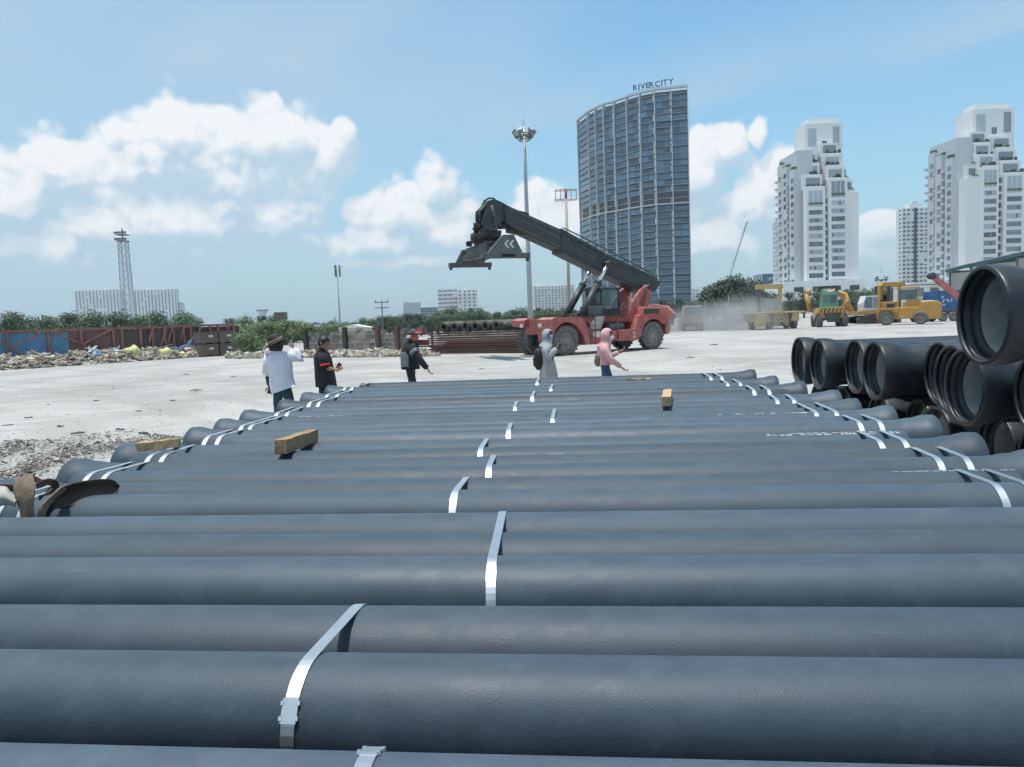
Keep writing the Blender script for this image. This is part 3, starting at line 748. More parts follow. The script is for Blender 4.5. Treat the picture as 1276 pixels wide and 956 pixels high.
# ================================================================== buildings
M_CONC = mat('white_render', (.78, .79, .79), .8, var=.12, vscale=.08, streak=.12)
M_CONC2 = mat('cool_and_shaded_white_render', (.58, .61, .63), .8, var=.15, vscale=.1, streak=.15)  # cool white, also the painted shaded side of the stepped towers
M_WIN = mat('window_glass', (.16, .20, .23), .12, 0, obvar=.55, spec=.7)
M_WIN2 = mat('pale_window_glass', (.34, .39, .42), .18, 0, obvar=.4, spec=.7)
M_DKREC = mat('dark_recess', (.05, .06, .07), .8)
M_RCG = mat('tower_balcony_glass', (.066, .152, .230), .14, 0, obvar=.55, spec=.65)
M_RCW = mat('tower_fin_white', (.52, .53, .53), .7, var=.2, vscale=.2)
M_RCD = mat('tower_dark_core', (.05, .075, .10), .5, var=.3, vscale=.3)  # dark colour stands in for the shadow lines between balcony panels
M_SLAB = mat('slab_edge_grey', (.30, .33, .35), .7)
M_NAVY = mat('navy_letters', (.020, .035, .085), .5)
UNIT = MB(); UNIT.box((0, 0, 0), (1, 1, 1)); 
UNIT_ME = {}
def ubox(name, m, parent, c, size, rz=0.0):
    if m.name not in UNIT_ME: UNIT_ME[m.name] = UNIT.mesh('panel', m)
    o = put(name, UNIT_ME[m.name], parent); o.location = c; o.scale = size; o.rotation_euler = (0, 0, rz); return o
def river_city():
    xs = [719.2, 731.8, 741, 751, 764.5, 780, 796.5, 815, 836, 856.5]
    ds = [247.4, 256.9, 261.5, 265.6, 268.6, 273.6, 278, 281.3, 282.6, 284]
    pts = []; hts = []
    for x, d in zip(xs, ds):
        Y = 380 * 284 / d; q = at_depth(x, hor(x) - d, Y); pts.append(Vector((q.x, Y, 0))); hts.append(q.z)
    Ht = sum(hts) / len(hts)
    root = empty('curved_tower', (pts[5].x, pts[5].y, 0)); O = root.location.copy()
    tag(root, 'tall curved dark blue glass tower with white fins and rooftop letters', 'tower')
    P = [p - O for p in pts]; n = len(P)
    cen = Vector((sum(p.x for p in P) / n + 22, sum(p.y for p in P) / n + 26, 0))
    nor = []
    for i in range(n):
        t = (P[min(i + 1, n - 1)] - P[max(i - 1, 0)]).normalized(); nn = Vector((t.y, -t.x, 0)); nor.append(nn)
    mb = MB(); inset = [P[i] - nor[i] * 1.6 for i in range(n)]; back = [P[i] - nor[i] * 20 for i in range(n)]
    ring = inset + back[::-1]
    m = len(ring); mb.add([(p.x, p.y, 0) for p in ring] + [(p.x, p.y, Ht - 1.5) for p in ring], [tuple(range(m, 2 * m)), tuple(reversed(range(m)))] + [(i, (i + 1) % m, m + (i + 1) % m, m + i) for i in range(m)])
    mb.build('core', M_RCD, root)
    # fins
    for i in range(n):
        t = (P[min(i + 1, n - 1)] - P[max(i - 1, 0)]); a = math.atan2(t.y, t.x)
        wd = .35 if i in (0,) else .46
        c = P[i] - nor[i] * .5
        ubox('fin', M_RCW, root, (c.x, c.y, Ht / 2), (wd, 1.7, Ht), a)
    FH = Ht / 36.0; rnd = random.Random(12); pan = []
    for b in range(n - 1):
        A, B = P[b], P[b + 1]; t = B - A; L = t.length; a = math.atan2(t.y, t.x); nn = Vector((t.y, -t.x, 0)).normalized()
        wid = (L - .7) / 2
        k = 0
        while k < 35:
            z = k * FH
            if k in (18, 19):                       # open refuge storeys
                if k == 18:
                    c = (A + B) / 2 - nn * .2; ubox('slab_edge', M_RCW, root, (c.x, c.y, z + .25), (L, 1.2, .6), a)
                k += 1; continue
            span = 1
            if rnd.random() < .10 and k not in (16, 17) and k < 32 and b > 2: span = 2 if k + 2 not in (18, 19) else 1
            h = FH * span - .75 - rnd.choice((0, .2, .45))
            split = rnd.random() < .5
            c = (A + B) / 2 - nn * (.45 + rnd.uniform(-.12, .12))
            if b < 3: ubox('glass_panel', M_RCG, root, (c.x, c.y, z + .12 + h / 2), (wid * 2, .5, h), a)
            else:
                for s_ in (-1, 1):
                    cc = c + t.normalized() * (s_ * wid / 2) - nn * rnd.uniform(0, .25); pan.append((b, ubox('glass_panel', M_RCG, root, (cc.x, cc.y, z + .12 + h / 2), (wid - .14, .5, h - rnd.choice((0, 0, .3))), a)))
            k += span
        c = (A + B) / 2 - nn * .4; ubox('roof_beam', M_RCW, root, (c.x, c.y, Ht - .35), (L, 1.5, .7), a)
        if b in (3, 5, 6, 7):                       # second line of pale glazing bars beside the fins
            mb = MB(); q = A + t.normalized() * (L * .93) + nn * .15
            for k in range(36):
                if rnd.random() < .7: mb.box((q.x, q.y, k * FH + FH * .5), (.5, .4, FH * rnd.uniform(.4, 1.0)), Matrix.Rotation(a, 3, 'Z'))
            tag(mb.build('glazing_bar', M_RCW, root), kind='stuff')
        # slab lines behind the balconies
    mb = MB()
    for b in range(n - 1):
        A, B = P[b], P[b + 1]; t = B - A; a = math.atan2(t.y, t.x); nn = Vector((t.y, -t.x, 0)).normalized(); c = (A + B) / 2 - nn * .9
        for k in range(36): mb.box((c.x, c.y, k * FH), (t.length, 1.3, .22), Matrix.Rotation(a, 3, 'Z'))
    tag(mb.build('floor_slab', M_SLAB, root), kind='stuff')
    spare = [o for (b, o) in pan if o.location.z < FH * 15.5][:max(0, len(pan) + 105 - 300)]
    if spare:
        mb = MB()
        for o in spare: mb.box(o.location, o.scale, Matrix.Rotation(o.rotation_euler.z, 3, 'Z')); bpy.data.objects.remove(o)
        tag(mb.build('glass_panel_field', M_RCG, root), kind='stuff')
    # letters
    for ch, x, y in zip('RIVERCITY', (788.5, 795.2, 798.3, 804.5, 808.8, 816, 823.5, 826, 833.3), (113.2, 112, 111.2, 110.2, 109.4, 108.2, 107, 106.3, 105.2)):
        j = next(i for i in range(n - 1) if xs[i + 1] > x); t = (P[j + 1] - P[j]); a = math.atan2(t.y, t.x)
        dd = ds[j] + (ds[j + 1] - ds[j]) * (x - xs[j]) / (xs[j + 1] - xs[j]); Y = 380 * 284 / dd + .4
        p = at_depth(x, y, Y)
        me = text_mesh(ch, 3.7, .15, bold=.06); me.materials.append(M_NAVY); o = put('roof_letter', me, root)
        o.location = Vector((p.x, p.y, p.z)) - O; o.rotation_euler = (R(90), 0, a * .6)
    mb = MB()
    for i in range(5, n - 1):
        A, B = P[i], P[i + 1]; nn = nor[i]; mb.bar(A - nn * .2 + Vector((0, 0, Ht + .5)), B - nn * .2 + Vector((0, 0, Ht + .5)), .15)
        for q in range(6): p = A.lerp(B, q / 6) - nn * .2; mb.bar(p + Vector((0, 0, Ht - .2)), p + Vector((0, 0, Ht + 1.0)), .12)
    mb.build('letter_frame', M_SLAB, root)
river_city()
# ------------------------------------------------------------------ stepped white towers
M_LEAF = mat('leaf_green', (.095, .155, .065), .7, var=.3, vscale=.8, col2=(.060, .115, .05), obvar=.25)
M_LEAF2 = mat('fresh_leaf_green', (.17, .235, .095), .7, var=.3, vscale=.9, col2=(.115, .18, .075), obvar=.2)
M_LEAFD = mat('dark_leaf_green', (.042, .080, .034), .7, var=.4, vscale=.5, col2=(.026, .056, .026), obvar=.2)
M_BARK = mat('bark', (.16, .12, .085), .9, var=.4, vscale=4)
def stepped_tower(label, Y0, xA, mirror, A, B, blank, levA, levB, top, side, base, red=False):
    """A, B: px spans and top of the two window bays; lev: (setback, px top) of the terraces; side: depth of the long wing"""
    k = Y0 / F0; rnd = random.Random(int(xA))
    def X(x): return at_depth(x, 285, Y0).x
    def Z(x, y, dy=0.0): return at_depth(x, y, Y0 + dy).z
    ox = X(xA); root = empty('stepped_tower', (ox, Y0, 0)); tag(root, label, 'tower')
    def bx(name, m, x0, x1, y0, y1, z0, z1, bev=0): return ubox(name, m, root, ((x0 + x1) / 2 - ox, (y0 + y1) / 2, (z0 + z1) / 2), (x1 - x0, y1 - y0, z1 - z0))
    FHt = 3.02
    for nm, (x0, x1, yt), lev in (('A', A, levA), ('B', B, levB)):
        zt = Z(x0, yt); xa, xb = X(x0), X(x1)
        bx('bay_wall', M_CONC, xa, xb, 0.0, 18, 0, zt)
        z = zt - .9; first = True; m = .14 * (xb - xa)
        w = bx('tall_window', M_WIN2, xa + m, xb - m, -.05, .3, z - 6.0, z)
        for q in (.33, .66): bx('mullion', M_CONC, xa + m + (xb - xa - 2 * m) * q - .08, xa + m + (xb - xa - 2 * m) * q + .08, -.12, .2, z - 6.0, z)
        bx('planter', M_LEAF, xa + m, xb - m, -.35, .3, z - 5.2, z - 4.6)
        z -= 7.4
        while z > 6:
            bx('window', rnd.choice((M_WIN, M_WIN, M_WIN2)), xa + m, xb - m, -.06, .3, z - 1.75, z)
            bx('window_sill', M_CONC, xa + m * .6, xb - m * .6, -.45, -.002, z - 2.05, z - 1.80)
            for q in range(rnd.randint(1, 3)): 
                xm = rnd.uniform(xa + m, xb - m - .9); bx('casement', M_WIN, xm, xm + .7, -.10, .1, z - 1.6, z - .3)
            z -= FHt
        for (dy, y) in lev:
            zz = Z(x0, y, dy); sh = 0.0
            bx('terrace_wall', M_CONC, xa, xb, dy, 18, 0, zz)
            bx('terrace_window', M_WIN2, xa + m, xb - m, dy - .06, dy + .2, zz - 4.0, zz - .8)
            bx('terrace_rail', M_CONC, xa, xb, dy - 2.3, dy - 2.1, zz - 5.0, zz - 4.3)
            for q in range(6):
                xm = rnd.uniform(xa + .5, xb - .5); w_ = rnd.uniform(.3, .7); o = bx('planter_shrub', M_LEAFD, xm - w_, xm + w_, dy - 2.25, dy - 1.4, zz - 4.7, zz - 4.1 + rnd.uniform(0, 1.2))
    # dark slot between the bays
    r0_, r1_ = (A[1], B[0]) if A[0] < B[0] else (B[1], A[0])
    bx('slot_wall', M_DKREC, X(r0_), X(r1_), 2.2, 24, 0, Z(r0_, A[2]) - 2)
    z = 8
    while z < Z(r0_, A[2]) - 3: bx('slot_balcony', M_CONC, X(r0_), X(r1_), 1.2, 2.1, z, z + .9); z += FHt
    # blank wall and stair tower
    (b0, b1, yb) = blank
    bx('blank_wall', M_CONC, X(b0), X(b1), .6, 17, 0, Z(b0, yb))
    for (fr, dpx, dy) in ((.42, 30, 5.2), (.72, 15, 2.8)):           # narrow side terraces over the blank wall
        w_ = (X(b1) - X(b0)) * fr; xa_, xb_ = (X(b0), X(b0) + w_) if b0 > A[0] else (X(b1) - w_, X(b1)); zz = Z(b0, yb - dpx, dy)
        bx('terrace_wall', M_CONC, xa_, xb_, dy, 16, 0, zz); bx('terrace_window', M_WIN, xa_ + w_ * .2, xb_ - w_ * .2, dy - .06, dy + .2, zz - 3.2, zz - .9)
        bx('terrace_rail', M_CONC2, xa_, xb_, dy - 2.0, dy - 1.85, zz - 4.6, zz - 3.9); bx('planter_shrub', M_LEAFD, xa_ + w_ * .3, xa_ + w_ * .8, dy - 1.8, dy - 1.2, zz - 4.5, zz - 3.4)
    # upper block
    (t0, t1, yt, dt) = top; zt = Z(t0, yt, dt); xa, xb = X(t0) * (Y0 + dt) / Y0, X(t1) * (Y0 + dt) / Y0
    bx('penthouse', M_CONC, xa, xb, dt, 22, 0, zt)
    bx('penthouse_roof', M_CONC, xa + 2, xb - 1, dt + 2, 20, zt, zt + 2.2)
    for (f0, f1, h0, h1) in ((.08, .30, 2, 9), (.45, .58, 7, 9.5), (.45, .58, 11, 13), (.74, .92, 1.5, 9)):
        bx('window', M_WIN2 if h0 < 3 else M_WIN, xa + (xb - xa) * f0, xa + (xb - xa) * f1, dt - .06, dt + .2, zt - h1, zt - h0)
    # long side wing receding, with columns of balconies
    (s0, depth, ys) = side
    zs = Z(s0, ys, 6); xw = X(s0)
    bx('side_wall', M_CONC2, xw, xw + 6, 5.0, 5.0 + depth, 0, zs)  # shade of the wing painted in: greyer render than the front walls
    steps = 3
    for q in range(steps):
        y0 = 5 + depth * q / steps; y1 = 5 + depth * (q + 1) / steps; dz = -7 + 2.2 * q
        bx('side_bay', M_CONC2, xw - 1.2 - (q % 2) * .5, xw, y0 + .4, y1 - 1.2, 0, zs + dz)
        z = 6.0
        while z < zs + dz - 4:
            if rnd.random() < .9: bx('side_window', M_WIN, xw - 1.26 - (q % 2) * .5, xw - .9, y0 + .9, y0 + (y1 - y0) * .55, z, z + 1.7)
            bx('side_balcony', M_CONC2, xw - 1.9, xw + .02, y1 - 1.2, y1 + .2, z - .2, z + .7)
            z += FHt
        for e in range(2): bx('planter_shrub', M_LEAF, xw - 1.0, xw + .4, y0 + .6 + e * 2, y0 + 1.8 + e * 2, zs + dz, zs + dz + rnd.uniform(.6, 1.4))
    # podium
    (p0, p1, yp) = base
    bx('podium', M_CONC, X(p0), X(p1), -4, 22, 0, Z(p0, yp))
    for q in range(4): 
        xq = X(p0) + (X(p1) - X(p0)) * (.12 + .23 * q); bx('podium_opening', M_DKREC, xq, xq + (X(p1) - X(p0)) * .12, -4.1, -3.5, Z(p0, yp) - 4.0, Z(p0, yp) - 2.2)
stepped_tower('stepped white apartment tower with planted terraces and blank wall facing the parked plant machines', 300, 1004.5, False,
    (1004.5, 1028.6, 235), (1033, 1056, 223), (1056, 1071, 239), [(2.6, 219.4), (5.2, 205), (7.8, 190.5)], [(2.6, 208.6), (5.2, 193), (7.8, 178.5)], (1004.0, 1050, 154, 10.5), (1000, 20, 188), (972, 1072, 352))
stepped_tower('stepped white apartment tower with planted terraces rising behind the teal edged warehouse roof', 285, 1223, True,
    (1223, 1244, 209), (1250.6, 1276, 216.5), (1204, 1223, 222), [(2.6, 193), (5.2, 179), (7.8, 164)], [(2.6, 201.6), (5.2, 186.5), (7.8, 170)], (1211, 1262, 136, 10.5), (1200, 18, 172), (1150, 1300, 352))
# ------------------------------------------------------------------ plain towers far off
def slab_tower(name, label, x0, x1, ytop, Y, depth, floors, cols, wall, winm, roof=None, stripe=None, joined=True, ww=.55, wh=.5, side=True):
    k = Y / F0; xm = (x0 + x1) / 2; q_ = at_depth(xm, ytop, Y); h = q_.z
    ox = at_depth(xm, (ytop + hor(xm)) / 2, Y).x; w = (x1 - x0) * k
    root = empty(name, (ox, Y, 0)); tag(root, label, 'building', None)
    ubox('wall', wall, root, (0, depth / 2, h / 2), (w, depth, h))
    fh = h / floors; cw = w / cols
    mb = MB(); rnd = random.Random(int(x0))
    for f_ in range(floors):
        for c in range(cols):
            if rnd.random() < .05: continue
            mb.box((-w / 2 + cw * (c + .5), -.03, fh * (f_ + .5)), (cw * ww, .3, fh * wh))
        if side:
            for s in (-1, 1):
                for c in range(max(1, int(depth / cw / 1.5))): mb.box((s * (w / 2 + .03), cw * 1.5 * (c + .6), fh * (f_ + .5)), (.3, cw * .6, fh * wh))
    tag(mb.build('window_rows', winm, root), kind='stuff')
    mb = MB()
    for f_ in range(floors): mb.box((0, -.15, fh * f_), (w * 1.005, .7, fh * .12))
    tag(mb.build('floor_lines', wall, root), kind='stuff')
    if stripe: ubox('dark_stripe', M_DKREC, root, ((stripe[0] + stripe[1]) / 2 * w - w / 2, -.2, h * .5), ((stripe[1] - stripe[0]) * w, .7, h))
    for (a, b, hh) in (roof or []): ubox('roof_house', wall, root, ((a + b) / 2 * w - w / 2, depth / 2, h + hh / 2), ((b - a) * w, depth * .7, hh))
    return root
slab_tower('slim_tower', 'slim white tower with a dark central stripe and balcony rows on both sides', 1124, 1156, 259, 460, 7, 24, 6, M_CONC, M_WIN, [(.3, .8, 2.5), (.42, .66, 4)], (.46, .56), ww=.6, wh=.42)
slab_tower('balcony_block', 'white block of stacked balconies beside the tower with the blank wall', 969, 980, 275, 340, 6, 20, 3, M_CONC, M_WIN2, None, ww=.8, wh=.45)
slab_tower('apartment_block', 'white apartment block with grid windows behind the masts', 666, 716, 356, 520, 18, 13, 12, M_CONC, M_WIN, [(.1, .3, 1.5), (.55, .7, 1.5)], ww=.42, wh=.5)
slab_tower('office_block', 'white block with rounded window bands standing above the tree belt', 546, 571, 360, 540, 14, 9, 4, M_CONC, M_WIN, None, ww=.85, wh=.35)
slab_tower('apartment_block', 'white block with a raised stair tower above the tree belt', 571, 594, 361, 535, 14, 10, 4, M_CONC, M_WIN, [(.3, .52, 2.8)], ww=.4, wh=.45)
slab_tower('apartment_block', 'small pale block beside the blue glass office', 503, 523, 377, 900, 16, 10, 6, M_CONC2, M_WIN, [(.0, .5, 1.5)], ww=.5, wh=.5)
slab_tower('glass_office', 'low blue glass office beside the small pale block', 524, 545, 383, 800, 16, 7, 4, M_WIN2, M_RCG, None, ww=.9, wh=.7)
slab_tower('apartment_block', 'wide pale slab block beside the lattice mast with fewer bays', 95, 150, 361.5, 1050, 18, 18, 13, M_CONC, M_WIN, [(.28, .62, 3.5)], ww=.36, wh=.86)
slab_tower('apartment_block', 'wide pale slab block between the lattice mast and a lower wing', 168, 218, 361, 1050, 18, 18, 12, M_CONC, M_WIN, [(.3, .7, 2.5)], ww=.36, wh=.86)
slab_tower('apartment_block', 'low pale wing at the end of the slab block', 216, 225, 377, 1060, 16, 10, 4, M_CONC2, M_WIN, None)
slab_tower('glass_office', 'blue grey glass office behind the dust beside the broad dark tree', 950, 971, 341, 420, 16, 12, 3, M_WIN2, M_RCG, None, ww=.94, wh=.8)
slab_tower('building_site', 'pale unfinished block with a crane beyond the broad tree', 876, 884, 356, 700, 12, 8, 2, M_CONC, M_WIN, [(.0, 1.6, 1.0)])
slab_tower('glass_office', 'distant grey block beside the curved tower', 862, 876, 360, 900, 14, 8, 3, M_CONC2, M_WIN2, None)
# water tower behind the bushes
def water_tower():
    p = at_depth(327, 391, 420); root = empty('water_tower', (p.x, p.y, 0)); tag(root, 'pale water tower with a wide flat tank above the trees', 'water tower')
    mb = MB(); mb.tube([(0, 0, 0), (0, 0, p.z)], 1.9, 14); mb.build('shaft', M_CONC, root)
    mb = MB(); mb.tube([(0, 0, p.z - .5), (0, 0, p.z + .6), (0, 0, p.z + 1.6)], [2.0, 2.6, 2.7], 20); mb.build('tank', M_CONC2, root)
    mb = MB(); mb.tube([(0, 0, p.z + 1.6), (0, 0, p.z + 2.4)], 3.2, 20); mb.build('roof', M_SLAB, root)
water_tower()
# tower crane far off
def far_crane():
    a = at_depth(903, 350, 650); b = at_depth(931, 276, 650); root = empty('crawler_crane', (a.x, a.y, 0)); tag(root, 'thin lattice crane jib leaning up behind the broad dark tree', 'crane')
    mb = MB(); d = b - a
    for s in (-.5, .5):
        for t in (-.5, .5): mb.bar((s, t, a.z - 10), (d.x + s * .5, t, b.z), .16)
    for k in range(16):
        q = Vector((0, 0, a.z)).lerp(Vector((d.x, 0, b.z)), k / 16); q2 = Vector((0, 0, a.z)).lerp(Vector((d.x, 0, b.z)), (k + 1) / 16)
        mb.bar(q + Vector((-.5, -.5, 0)), q2 + Vector((.5, -.5, 0)), .1)
    mb.build('jib', M_SPRD, root)
    mb = MB(); mb.box((0, 0, (a.z - 9) / 2), (5, 4, a.z - 9)); mb.build('machine_house', M_RED, root)
far_crane()
# ------------------------------------------------------------------ warehouse
def warehouse():
    Y1 = 118.0; k = Y1 / F0
    e0 = at_depth(1184, 337.5, Y1); e1 = at_depth(1290, 313.5, 104.0)
    d = Vector((e1.x - e0.x, e1.y - e0.y, 0)); L = d.length + 40; d.normalize(); root = empty('warehouse', (e0.x, e0.y, 0), math.atan2(d.y, d.x))
    tag(root, 'grey panel warehouse with a teal roof edge behind the big pipes', 'warehouse')
    h = e0.z; M_PAN = mat('beige_panel', (.42, .41, .37), .8, var=.25, vscale=.5); M_TEAL = mat('teal_trim', (.045, .15, .16), .5)
    M_ROOF = mat('pale_roof_sheet', (.50, .53, .52), .5, var=.2, vscale=.6)
    slope = (e1.z - e0.z) / (Vector((e1.x - e0.x, e1.y - e0.y)).length)
    n = 14; w = L / n
    for i in range(n):
        x0 = i * w; z = h + slope * (x0 + w / 2)
        ubox('wall_panel', M_PAN, root, (x0 + w / 2, .15, z / 2 - .3), (w - .12, .3, z - .6))
        ubox('post', M_TEAL, root, (x0, .05, (z - .2) / 2), (.22, .35, z - .2))
    mb = MB(); mb.bar((-.6, -.2, h - .05), (L, -.2, h + slope * L - .05), .35, .35); mb.build('roof_edge', M_TEAL, root)
    mb = MB(); mb.add([(-.8, -.5, h + .2), (L, -.5, h + slope * L + .2), (L, 25, h + slope * L + 1.2), (-.8, 25, h + 1.2), (-.8, -.5, h + .32), (L, -.5, h + slope * L + .32), (L, 25, h + slope * L + 1.4), (-.8, 25, h + 1.4)], [(3, 2, 1, 0), (4, 5, 6, 7), (0, 1, 5, 4), (1, 2, 6, 5), (2, 3, 7, 6), (3, 0, 4, 7)]); mb.build('roof', M_ROOF, root)
    ubox('end_wall', M_PAN, root, (0.1, 12, h / 2), (.25, 24, h))
    # low white gate house beside it
    p = at_depth(1168, 350, 130); r2 = empty('gate_house', (p.x, p.y, 0)); tag(r2, 'low white flat roofed house with dark windows beside the warehouse', 'building')
    ubox('wall', M_CONC, r2, (0, 3, 2.6), (9, 6, 5.2)); ubox('roof', M_CONC, r2, (0, 2.8, 5.5), (10, 7, .35)); ubox('canopy', M_CONC, r2, (-1.5, -1, 3.0), (8, 3, .3))
    for q in (-3, -.5, 2.2): ubox('window', M_WIN, r2, (q, -.03, 4.0), (1.4, .2, 1.3)); ubox('doorway', M_DKREC, r2, (q, -.03, 1.3), (1.6, .2, 2.4))
warehouse()
# ================================================================== trees
def leaf_crown(name, blobs, n, size, m, seed, droop=0.0):
    rnd = random.Random(seed); mb = MB(); tot = sum(b[3] ** 2 for b in blobs)
    for b in blobs:
        for i in range(max(4, int(n * b[3] ** 2 / tot))):
            d = Vector((rnd.gauss(0, 1), rnd.gauss(0, 1), rnd.gauss(0, 1))).normalized()
            rr = b[3] * rnd.random() ** .33 * rnd.uniform(.75, 1.08)
            c = Vector(b[:3]) + Vector((d.x * rr, d.y * rr, d.z * rr * .8))
            s = size * rnd.uniform(.5, 1.3)
            nrm = (d + Vector((rnd.uniform(-.8, .8), rnd.uniform(-.8, .8), rnd.uniform(-.2, 1.0)))).normalized()
            x = nrm.cross(Vector((rnd.uniform(-1, 1), rnd.uniform(-1, 1), rnd.uniform(-1, 1)))).normalized(); y = nrm.cross(x)
            mb.add([c - x * s, c - y * s * .55, c + x * s, c + y * s * .55 - Vector((0, 0, droop * s))], [(0, 1, 2, 3)])
    return mb.mesh(name, m)
def trunk_mesh(h, r, blobs, m, seed):
    rnd = random.Random(seed); mb = MB()
    mb.tube([(0, 0, -.15), (rnd.uniform(-.1, .1), rnd.uniform(-.1, .1), h * .3), (rnd.uniform(-.2, .2), rnd.uniform(-.2, .2), h * .62)], [r * 1.25, r, r * .7], 8)
    for b in blobs:
        mb.tube([(0, 0, h * rnd.uniform(.25, .5)), (b[0] * .5, b[1] * .5, (b[2] + h * .4) / 2), (b[0], b[1], b[2])], [r * .5, r * .35, r * .12], 6)
    return mb.mesh('trunk', m)
def tree_proto(h, w, nb, n, size, m, seed, r=.16):
    rnd = random.Random(seed); bl = []
    for i in range(nb):
        a = rnd.uniform(0, 6.28); q = rnd.random() ** .6 * w * .36; z = h * rnd.uniform(.26, .84)
        bl.append((math.cos(a) * q, math.sin(a) * q, z, w * rnd.uniform(.17, .30)))
    bl.append((0, 0, h * .8, w * .25)); bl.append((0, 0, h * .38, w * .36))
    return (trunk_mesh(h, r, bl[:6], M_BARK, seed), leaf_crown('crown', bl, n, size, m, seed + 1))
T_ROUND = [tree_proto(6, 6, 9, 2200, .20, M_LEAF, 3), tree_proto(6, 5, 8, 2000, .20, M_LEAFD, 8), tree_proto(6, 7, 10, 2300, .22, M_LEAF, 15)]
T_DENSE = tree_proto(6, 5.6, 14, 5200, .20, M_LEAFD, 41)
T_BUSH = [tree_proto(1.6, 2.6, 10, 3000, .085, M_LEAF2, 22, .05), tree_proto(1.8, 2.2, 9, 2800, .08, M_LEAF2, 27, .05)]
def tree(name, kind, p, s, sz, rz, label, group, cat='tree'):
    root = empty(name, (p.x, p.y, 0), rz); root.scale = (s, s, sz)
    put('trunk', kind[0], root); put('crown', kind[1], root); tag(root, label, cat, group); return root
rnd = random.Random(77)
def belt(x0, x1, Y, step, ytop, jit, protos, label, group, name='broadleaf_tree'):
    x = x0
    while x < x1:
        YY = Y * rnd.uniform(.94, 1.08); yt = ytop(x) + rnd.uniform(-jit, jit); h = max(2.5, at_depth(x, yt, YY).z)
        p = at_depth(x, hor(x), YY); s = h / 6 * rnd.uniform(.95, 1.25)
        tree(name, rnd.choice(protos), p, s, h / 5.7, rnd.uniform(0, 6), label, group)
        x += step * rnd.uniform(.75, 1.2) * s * 6 * .72 / YY * F0 / 30
belt(-25, 245, 125, 30, lambda x: 392 - .006 * x, 3.5, T_ROUND, 'green tree in the belt behind the rusty and blue fence', 'trees behind the fence')
belt(-30, 250, 160, 34, lambda x: 391 + .01 * x, 3, T_ROUND, 'green tree in the belt behind the rusty and blue fence', 'trees behind the fence')
belt(285, 350, 110, 26, lambda x: 393 + abs(x - 320) * .12, 2, T_ROUND, 'green tree behind the bushes below the water tower', 'trees below the water tower')
belt(395, 560, 150, 18, lambda x: 402 - (x - 395) * .07, 3, T_ROUND, 'green tree in the belt behind the broken wall', 'trees behind the broken wall')
belt(480, 740, 120, 16, lambda x: 392 - (4 if x > 570 else 0), 3.0, T_ROUND, 'green tree in the belt behind the rusty bar stack', 'trees behind the bar stack')
belt(560, 740, 165, 18, lambda x: 386, 3, T_ROUND[:2], 'green tree in the belt behind the rusty bar stack', 'trees behind the bar stack')
belt(825, 895, 170, 16, lambda x: 374, 3, T_ROUND, 'green tree in the row at the foot of the curved tower', 'trees at the curved tower')
for (x, yt, Y) in ((890, 358, 150), (903, 350, 156), (915, 343, 150), (928, 347, 154), (941, 350, 150), (950, 362, 146)):
    h = at_depth(x, yt, Y).z; tree('broadleaf_tree', T_DENSE, at_depth(x, hor(x), Y), h / 6 * 1.15, h / 5.6, x, 'tall dense dark tree standing in the dust haze before the cranes', 'dense trees in the dust')
belt(985, 1068, 170, 18, lambda x: 362, 3, T_ROUND, 'green tree in the row at the foot of the tower with the blank wall', 'trees at the white towers')
belt(1060, 1180, 180, 18, lambda x: 360 - (x - 1060) * .08, 2.5, T_ROUND, 'green tree in the row at the foot of the tower with the blank wall', 'trees at the white towers')
# fresh green bushes in front of the fence end and on the wall
for (x, y, s) in ((300, 436, 1.3), (318, 432, 1.45), (335, 430, 1.4), (352, 428, 1.5), (368, 427, 1.5), (386, 427, 1.3), (310, 443, .9), (296, 441, .8), (343, 431, 1.3), (349, 430, 1.35), (357, 430, 1.35), (412, 425, 1.2), (428, 424, 1.2), (444, 424, 1.1)):
    p = ground(x, y); s *= 1.12; tree('green_bush', T_BUSH[int(x) % 2], p, s, s * 1.05, x, 'fresh green bush growing between the fence end and the broken wall', 'bushes by the broken wall', 'bush')
